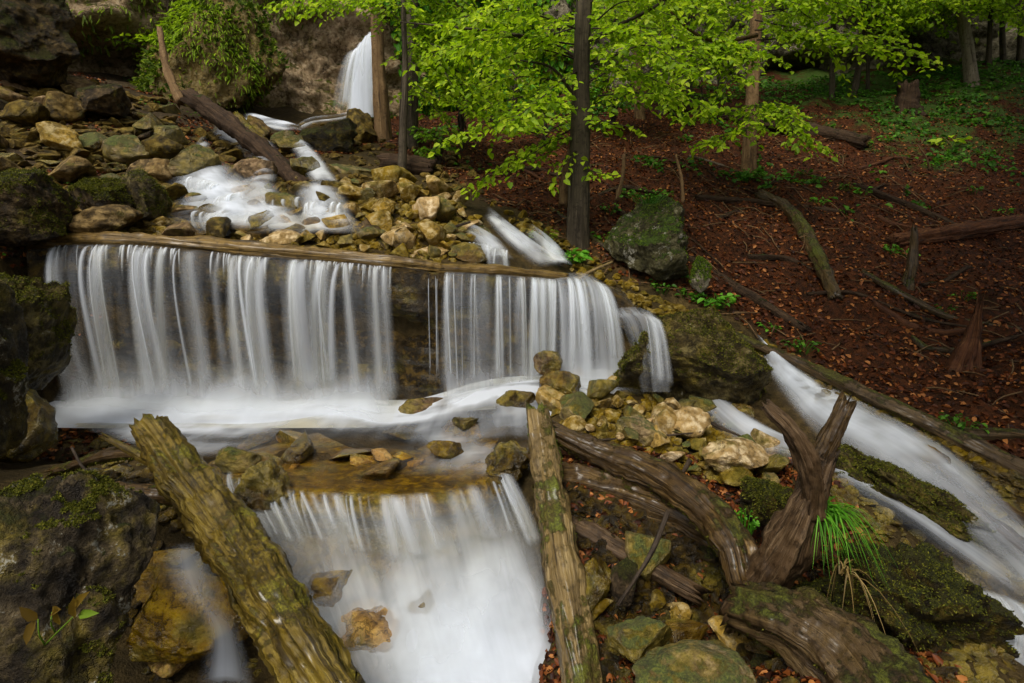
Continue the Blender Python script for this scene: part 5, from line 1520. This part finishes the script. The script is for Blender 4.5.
def blades(name, label, base, n, ln, spread, mat, width=0.007, lean=(0, 0, 0), cat='grass tuft', droop=0.9, surf=None):
    m_ = MB()
    for k in range(n):
        p = np.asarray(base[k % len(base)] if isinstance(base, list) else base, float) + rng.normal(size=3) * np.array([spread, spread, spread * .3])
        a = rng.uniform(0, 6.28)
        L = ln * rng.uniform(0.5, 1.15)
        o = np.array([math.cos(a), math.sin(a), 0]) * rng.uniform(.2, .7) + np.array(lean)
        q = np.linspace(0, 1, 7)
        C = p + (o[None] * (q ** 1.2)[:, None] + np.array([0, 0, 1.0]) * (q * 0.9 - droop * q ** 2)[:, None]) * L
        wd = width * (1 - q ** 2 * 0.95)
        sd_ = unit(np.cross(o + [0, 0, .3], [0, 0, 1.0]))
        V = np.stack([C - sd_ * wd[:, None], C + sd_ * wd[:, None]], 1)
        m_.add(V.reshape(-1, 3), grid_faces(7, 2), None, rnd=rng.random())
    return tag(m_.build(name, M[mat]), label, cat)


blades('grass_tuft', 'long drooping green grass tuft beside the forked stump', at(822, 515, 3.15), 130, 0.42, 0.035, 'herb_bright', 0.005, lean=(0.25, -0.25, 0), droop=1.35)
blades('grass_tuft', 'dry straw blades hanging over the stout mossy log', at(845, 575, 2.95), 16, 0.5, 0.02, 'straw', 0.004, lean=(0.25, -0.3, 0), droop=1.5)

# ------------------------------------------------------------------ leaf litter and ground cover


def scatter_ground(n, cond, x, y):
    X, Y = rng.uniform(*x, n), rng.uniform(*y, n)
    k = cond(X, Y)
    X, Y = X[k], Y[k]
    Z = ground(X, Y)
    e = 0.05
    nx, ny = -(ground(X + e, Y) - ground(X - e, Y)) / (2 * e), -(ground(X, Y + e) - ground(X, Y - e)) / (2 * e)
    return np.stack([X, Y, Z], 1), unit(np.stack([nx, ny, np.ones(len(X))], 1))


def litter(name, n, cond, x, y, size, mat, lift=0.012, tilt=0.4, upright=0.0):
    P_, N_ = scatter_ground(n, cond, x, y)
    m = len(P_)
    a = rng.uniform(0, 6.28, m)
    d = np.stack([np.cos(a), np.sin(a), 0 * a], 1)
    d = unit(d - N_ * (d * N_).sum(1)[:, None] + N_ * rng.normal(size=m)[:, None] * 0.25)
    nn = unit(N_ + rng.normal(size=(m, 3)) * tilt)
    Ls = size * rng.uniform(0.55, 1.3, m)
    ml = MB()
    add_leaves(ml, P_ + N_ * (lift + upright * rng.random(m))[:, None], d, nn, Ls, Ls * 0.62, rng.random(m) ** 1.5, fold=0.35)
    return tag(ml.build(name, M[mat]), kind='stuff')


nz = lambda X, Y: fbm(X * 0.8, Y * 0.8, 3.3, 3)
litter('fallen_leaves', 90000, lambda X, Y: (hillness(X, Y) > 0.05) & (rng.random(len(X)) < 1.25 - Y / 18) & (np.abs(X) < Y * 1.0 + 0.6), (-4, 14), (3.6, 15), 0.055, 'litter', tilt=0.6)
litter('fallen_leaves', 16000, lambda X, Y: (X < -4.4 + 0.15 * Y) & (np.abs(X) < Y * 1.0 + .5) & (nz(X, Y) > -0.1), (-10, -2.5), (5.2, 12), 0.06, 'litter')
o = litter('ground_cover', 26000, lambda X, Y: (hillness(X, Y) > 0.6) & (nz(X, Y) * 1.6 + (Y - 12.0) * 0.13 + np.maximum(X - 5, 0) * 0.05 > 0.28 + 0.25 * rng.random(len(X))) & (np.abs(X) < Y + .6), (-4, 17), (7, 17.5), 0.11, 'herb', upright=0.10)
litter('ground_cover', 5000, lambda X, Y: (X < -4.5) & (np.abs(X) < Y + .6) & (nz(X * 2, Y * 2) > 0.25), (-10, -3), (5.2, 13), 0.05, 'herb', upright=0.05)
litter('fallen_leaves', 9000, lambda X, Y: (X > 0.15 + (Y - 3) * .1) & (X < 2.2) & (np.abs(X) < Y), (0, 2.4), (2.4, 4.6), 0.05, 'litter')
# hanging grass and moss on the rock faces
def hang(name, label, src, poly, n, size, mat, down=0.9, cat='hanging grass', wide=0.35, kind='stuff'):
    me = src.data
    v = np.empty(len(me.vertices) * 3, dtype=np.float32)
    me.vertices.foreach_get('co', v)
    nn = np.empty(len(me.vertices) * 3, dtype=np.float32)
    me.vertices.foreach_get('normal', nn)
    v, nn = v.reshape(-1, 3) + np.array(src.location), nn.reshape(-1, 3)
    c, s_ = math.cos(PITCH), math.sin(PITCH)
    d = v - np.array([0, 0, CAMZ])
    fwd, upv = d[:, 1] * c - d[:, 2] * s_, d[:, 1] * s_ + d[:, 2] * c
    px, py = 512 + FPX * d[:, 0] / fwd, PPY - FPX * upv / fwd
    ins = np.array([in_poly(a, b_, poly) for a, b_ in zip(px, py)])
    if src.name.startswith('cliff') and nn[ins][:, 1].mean() > 0:
        nn = -nn
    ok = np.nonzero(ins & (nn[:, 1] < 0.35))[0]
    k = rng.choice(ok, n)
    P_ = v[k] + rng.normal(size=(n, 3)) * 0.06
    N_ = nn[k]
    D_ = unit(N_ * 0.7 + np.array([0, 0, -down]) + rng.normal(size=(n, 3)) * 0.4)
    Ls = size * rng.uniform(.5, 1.3, n)
    ml = MB()
    add_leaves(ml, P_, D_, unit(N_ + np.array([0, 0, .8]) + rng.normal(size=(n, 3)) * .4), Ls, Ls * wide, rng.random(n))
    return tag(ml.build(name, M[mat]), kind=kind)


mound = bpy.data.objects['mossy_mound']
hang('hanging_grass', '', mound, [(120, 0), (215, -10), (240, 30), (265, 75), (250, 90), (200, 60), (150, 40), (120, 30)], 3600, 0.12, 'mound_grass', wide=0.16)
hang('hanging_grass', '', mound, [(120, -10), (290, -10), (300, 120), (120, 100)], 900, 0.12, 'moss_grass', wide=0.16)
cl2 = bpy.data.objects['cliff.001']
hang('hanging_grass', '', cl2, [(40, -20), (300, -20), (310, 15), (240, 30), (40, 60)], 900, 0.15, 'moss_grass', wide=0.25)
hang('hanging_grass', '', cl2, [(380, -20), (640, -20), (640, 120), (420, 140)], 3500, 0.24, 'herb_bright', wide=0.5)
hang('hanging_grass', '', cl2, [(400, 10), (620, 10), (620, 120), (430, 130)], 1800, 0.24, 'leaf', wide=0.6)
cl1 = bpy.data.objects['cliff']
hang('hanging_grass', '', cl1, [(560, -20), (1040, -20), (1040, 80), (600, 110)], 500, 0.2, 'moss_grass', wide=0.5)


def shrub(label, px, py, n, spread, leafmat, leaf, h=1.3, seed=0):
    """a low leafy bush: several stems, sprays all round"""
    r_ = np.random.default_rng(seed)
    p = at_g(px, py)
    e = empty('shrub', tuple(p), label, 'shrub')
    ml, ms = MB(), MB()
    for k in range(n):
        a = r_.uniform(0, 6.28)
        q0 = p + np.array([0, 0, h * r_.uniform(0.15, 0.8)])
        q1 = q0 + np.array([math.cos(a) * spread, math.sin(a) * spread * 0.7, h * r_.uniform(0.0, 0.35)])
        spray(ml, None, q0, q1, leaf=leaf, side=0.5, dens=0.9)
        tube(ms, [p - [0, 0, .1], (p + q0) / 2 + r_.normal(size=3) * .04, q0, q1], [0.02, 0.015, 0.012, 0.005], n=6, rows=12, rough=0, cap=False)
    ml.build('foliage', M[leafmat], e)
    ms.build('stems', M['twig'], e)
    return e


shrub('light green bush on the bank right of the mossy trunk', 462, 150, 11, 0.8, 'leaf', 0.11, 1.3, 1)
shrub('yellow green bush high behind the central trunk', 515, 132, 12, 0.9, 'leaf', 0.12, 1.6, 2)
shrub('fresh green bush left of the central trunk', 545, 150, 10, 0.8, 'leaf', 0.11, 1.0, 3)
shrub('deep green bush at the foot of the slim pinkish trunk', 612, 128, 11, 0.9, 'leaf_deep', 0.12, 1.1, 4)
shrub('low green bush under the trunks by the upper waterfall', 440, 165, 10, 0.6, 'leaf_deep', 0.09, 0.6, 5)
shrub('bright bush arching over the top of the mossy mound', 175, 92, 22, 1.1, 'leaf', 0.11, 3.0, 7)
shrub('green bush left of the far dark stems on the right', 700, 112, 8, 0.8, 'leaf_deep', 0.12, 1.0, 8)
log('bent_stem', [at(180, 100, 10.3), at(172, 84, 10.4), at(165, 62, 10.6), at(160, 30, 11)], [0.09, 0.07, 0.06, 0.05], 'warm_bark', 'bent brown stem at the foot of the mossy mound', 71, cat='tree stem', n=14, rows=40)

# litter of twigs
def sticks(n, cond, x, y):
    P_, N_ = scatter_ground(n, cond, x, y)
    ml = MB()
    for p, nv in zip(P_, N_):
        a, L = rng.uniform(0, 6.28), rng.uniform(0.15, 0.6)
        d = np.array([math.cos(a), math.sin(a), 0])
        d = unit(d - nv * (d @ nv))
        tube(ml, [p + nv * .015 - d * L / 2, p + nv * rng.uniform(.015, .06) + rng.normal(size=3) * .02, p + nv * .02 + d * L / 2], [0.009, 0.007, 0.004], n=5, rows=6, rough=0)
    return tag(ml.build('fallen_twigs', M['warm_bark']), kind='stuff')


sticks(900, lambda X, Y: (hillness(X, Y) > 0.0) & (np.abs(X) < Y + .4), (-3, 10), (4, 13))


# raised moss: short blades on what the moss covers, each a part of its log or boulder
def mossy(obj, n, size, mat='moss_bits', up=-0.1, freq=3.0, thr=0.0, name='moss'):
    me = obj.data
    v = np.empty(len(me.vertices) * 3, dtype=np.float32)
    me.vertices.foreach_get('co', v)
    nn = np.empty(len(me.vertices) * 3, dtype=np.float32)
    me.vertices.foreach_get('normal', nn)
    v, nn = v.reshape(-1, 3) + np.array(parent_world(obj)), nn.reshape(-1, 3)
    ctr = v.mean(0)
    f = fbm(v[:, 0] * freq, v[:, 1] * freq, v[:, 2] * freq, 4) + 0.5 * nn[:, 2]
    vis = ((np.array([0, 0, CAMZ]) - v) * nn).sum(1) > -0.4 * np.linalg.norm(v, axis=1)
    ok = np.nonzero((nn[:, 2] > up) & (f > thr) & vis)[0]
    if len(ok) < 20:
        return
    k = rng.choice(ok, n)
    sp_ = math.sqrt(max(1e-6, (v.max(0) - v.min(0)).prod() ** (2 / 3) / len(v)))
    T_ = unit(np.cross(nn[k], rng.normal(size=(n, 3))))
    P_ = v[k] + T_ * rng.uniform(0, 1, (n, 1)) * sp_ * 1.3 - nn[k] * size * 0.15
    D_ = unit(nn[k] * 0.6 + rng.normal(size=(n, 3)) * 0.7)
    Ls = size * rng.uniform(.5, 1.4, n)
    ml = MB()
    add_leaves(ml, P_, D_, unit(nn[k] + rng.normal(size=(n, 3)) * .5), Ls, Ls * 0.4, rng.random(n), fold=0.1)
    o = ml.build(name, M[mat], obj)
    o['kind'] = 'stuff'


for o in list(COL.objects):
    lb = o.get('label', '')
    mt = o.material_slots[0].material.name if o.type == 'MESH' and o.material_slots and o.material_slots[0].material else ''
    if o.parent is not None or o.type != 'MESH':
        continue
    if o.get('category') == 'boulder' and mt in ('moss_boulder', 'moss_dark', 'dark_boulder', 'green_boulder'):
        d = o.location[1]
        if d < 8.5:
            big = max(o.dimensions) if max(o.dimensions) > 0 else 1
            mossy(o, int(min(16000, 1500 + 9000 * big)) if d < 6.6 else 2500, 0.0055 + 0.0022 * d, 'moss_green' if mt == 'green_boulder' else 'moss_bits', up=-0.15 if mt != 'dark_boulder' else 0.0, thr=-0.02 if mt != 'dark_boulder' else 0.42)
    elif o.get('category') == 'log' and mt in ('moss_log', 'old_log', 'brown_log'):
        d = o.location[1]
        if d < 7.5:
            mossy(o, 5000, 0.005 + 0.0022 * d, 'moss_bits' if mt != 'old_log' else 'moss_green', up=-0.2, freq=5.0, thr=0.18)
mossy(bpy.data.objects['mossy_mound'], 5000, 0.11, 'moss_green', up=-0.3, freq=1.2, thr=-0.1)
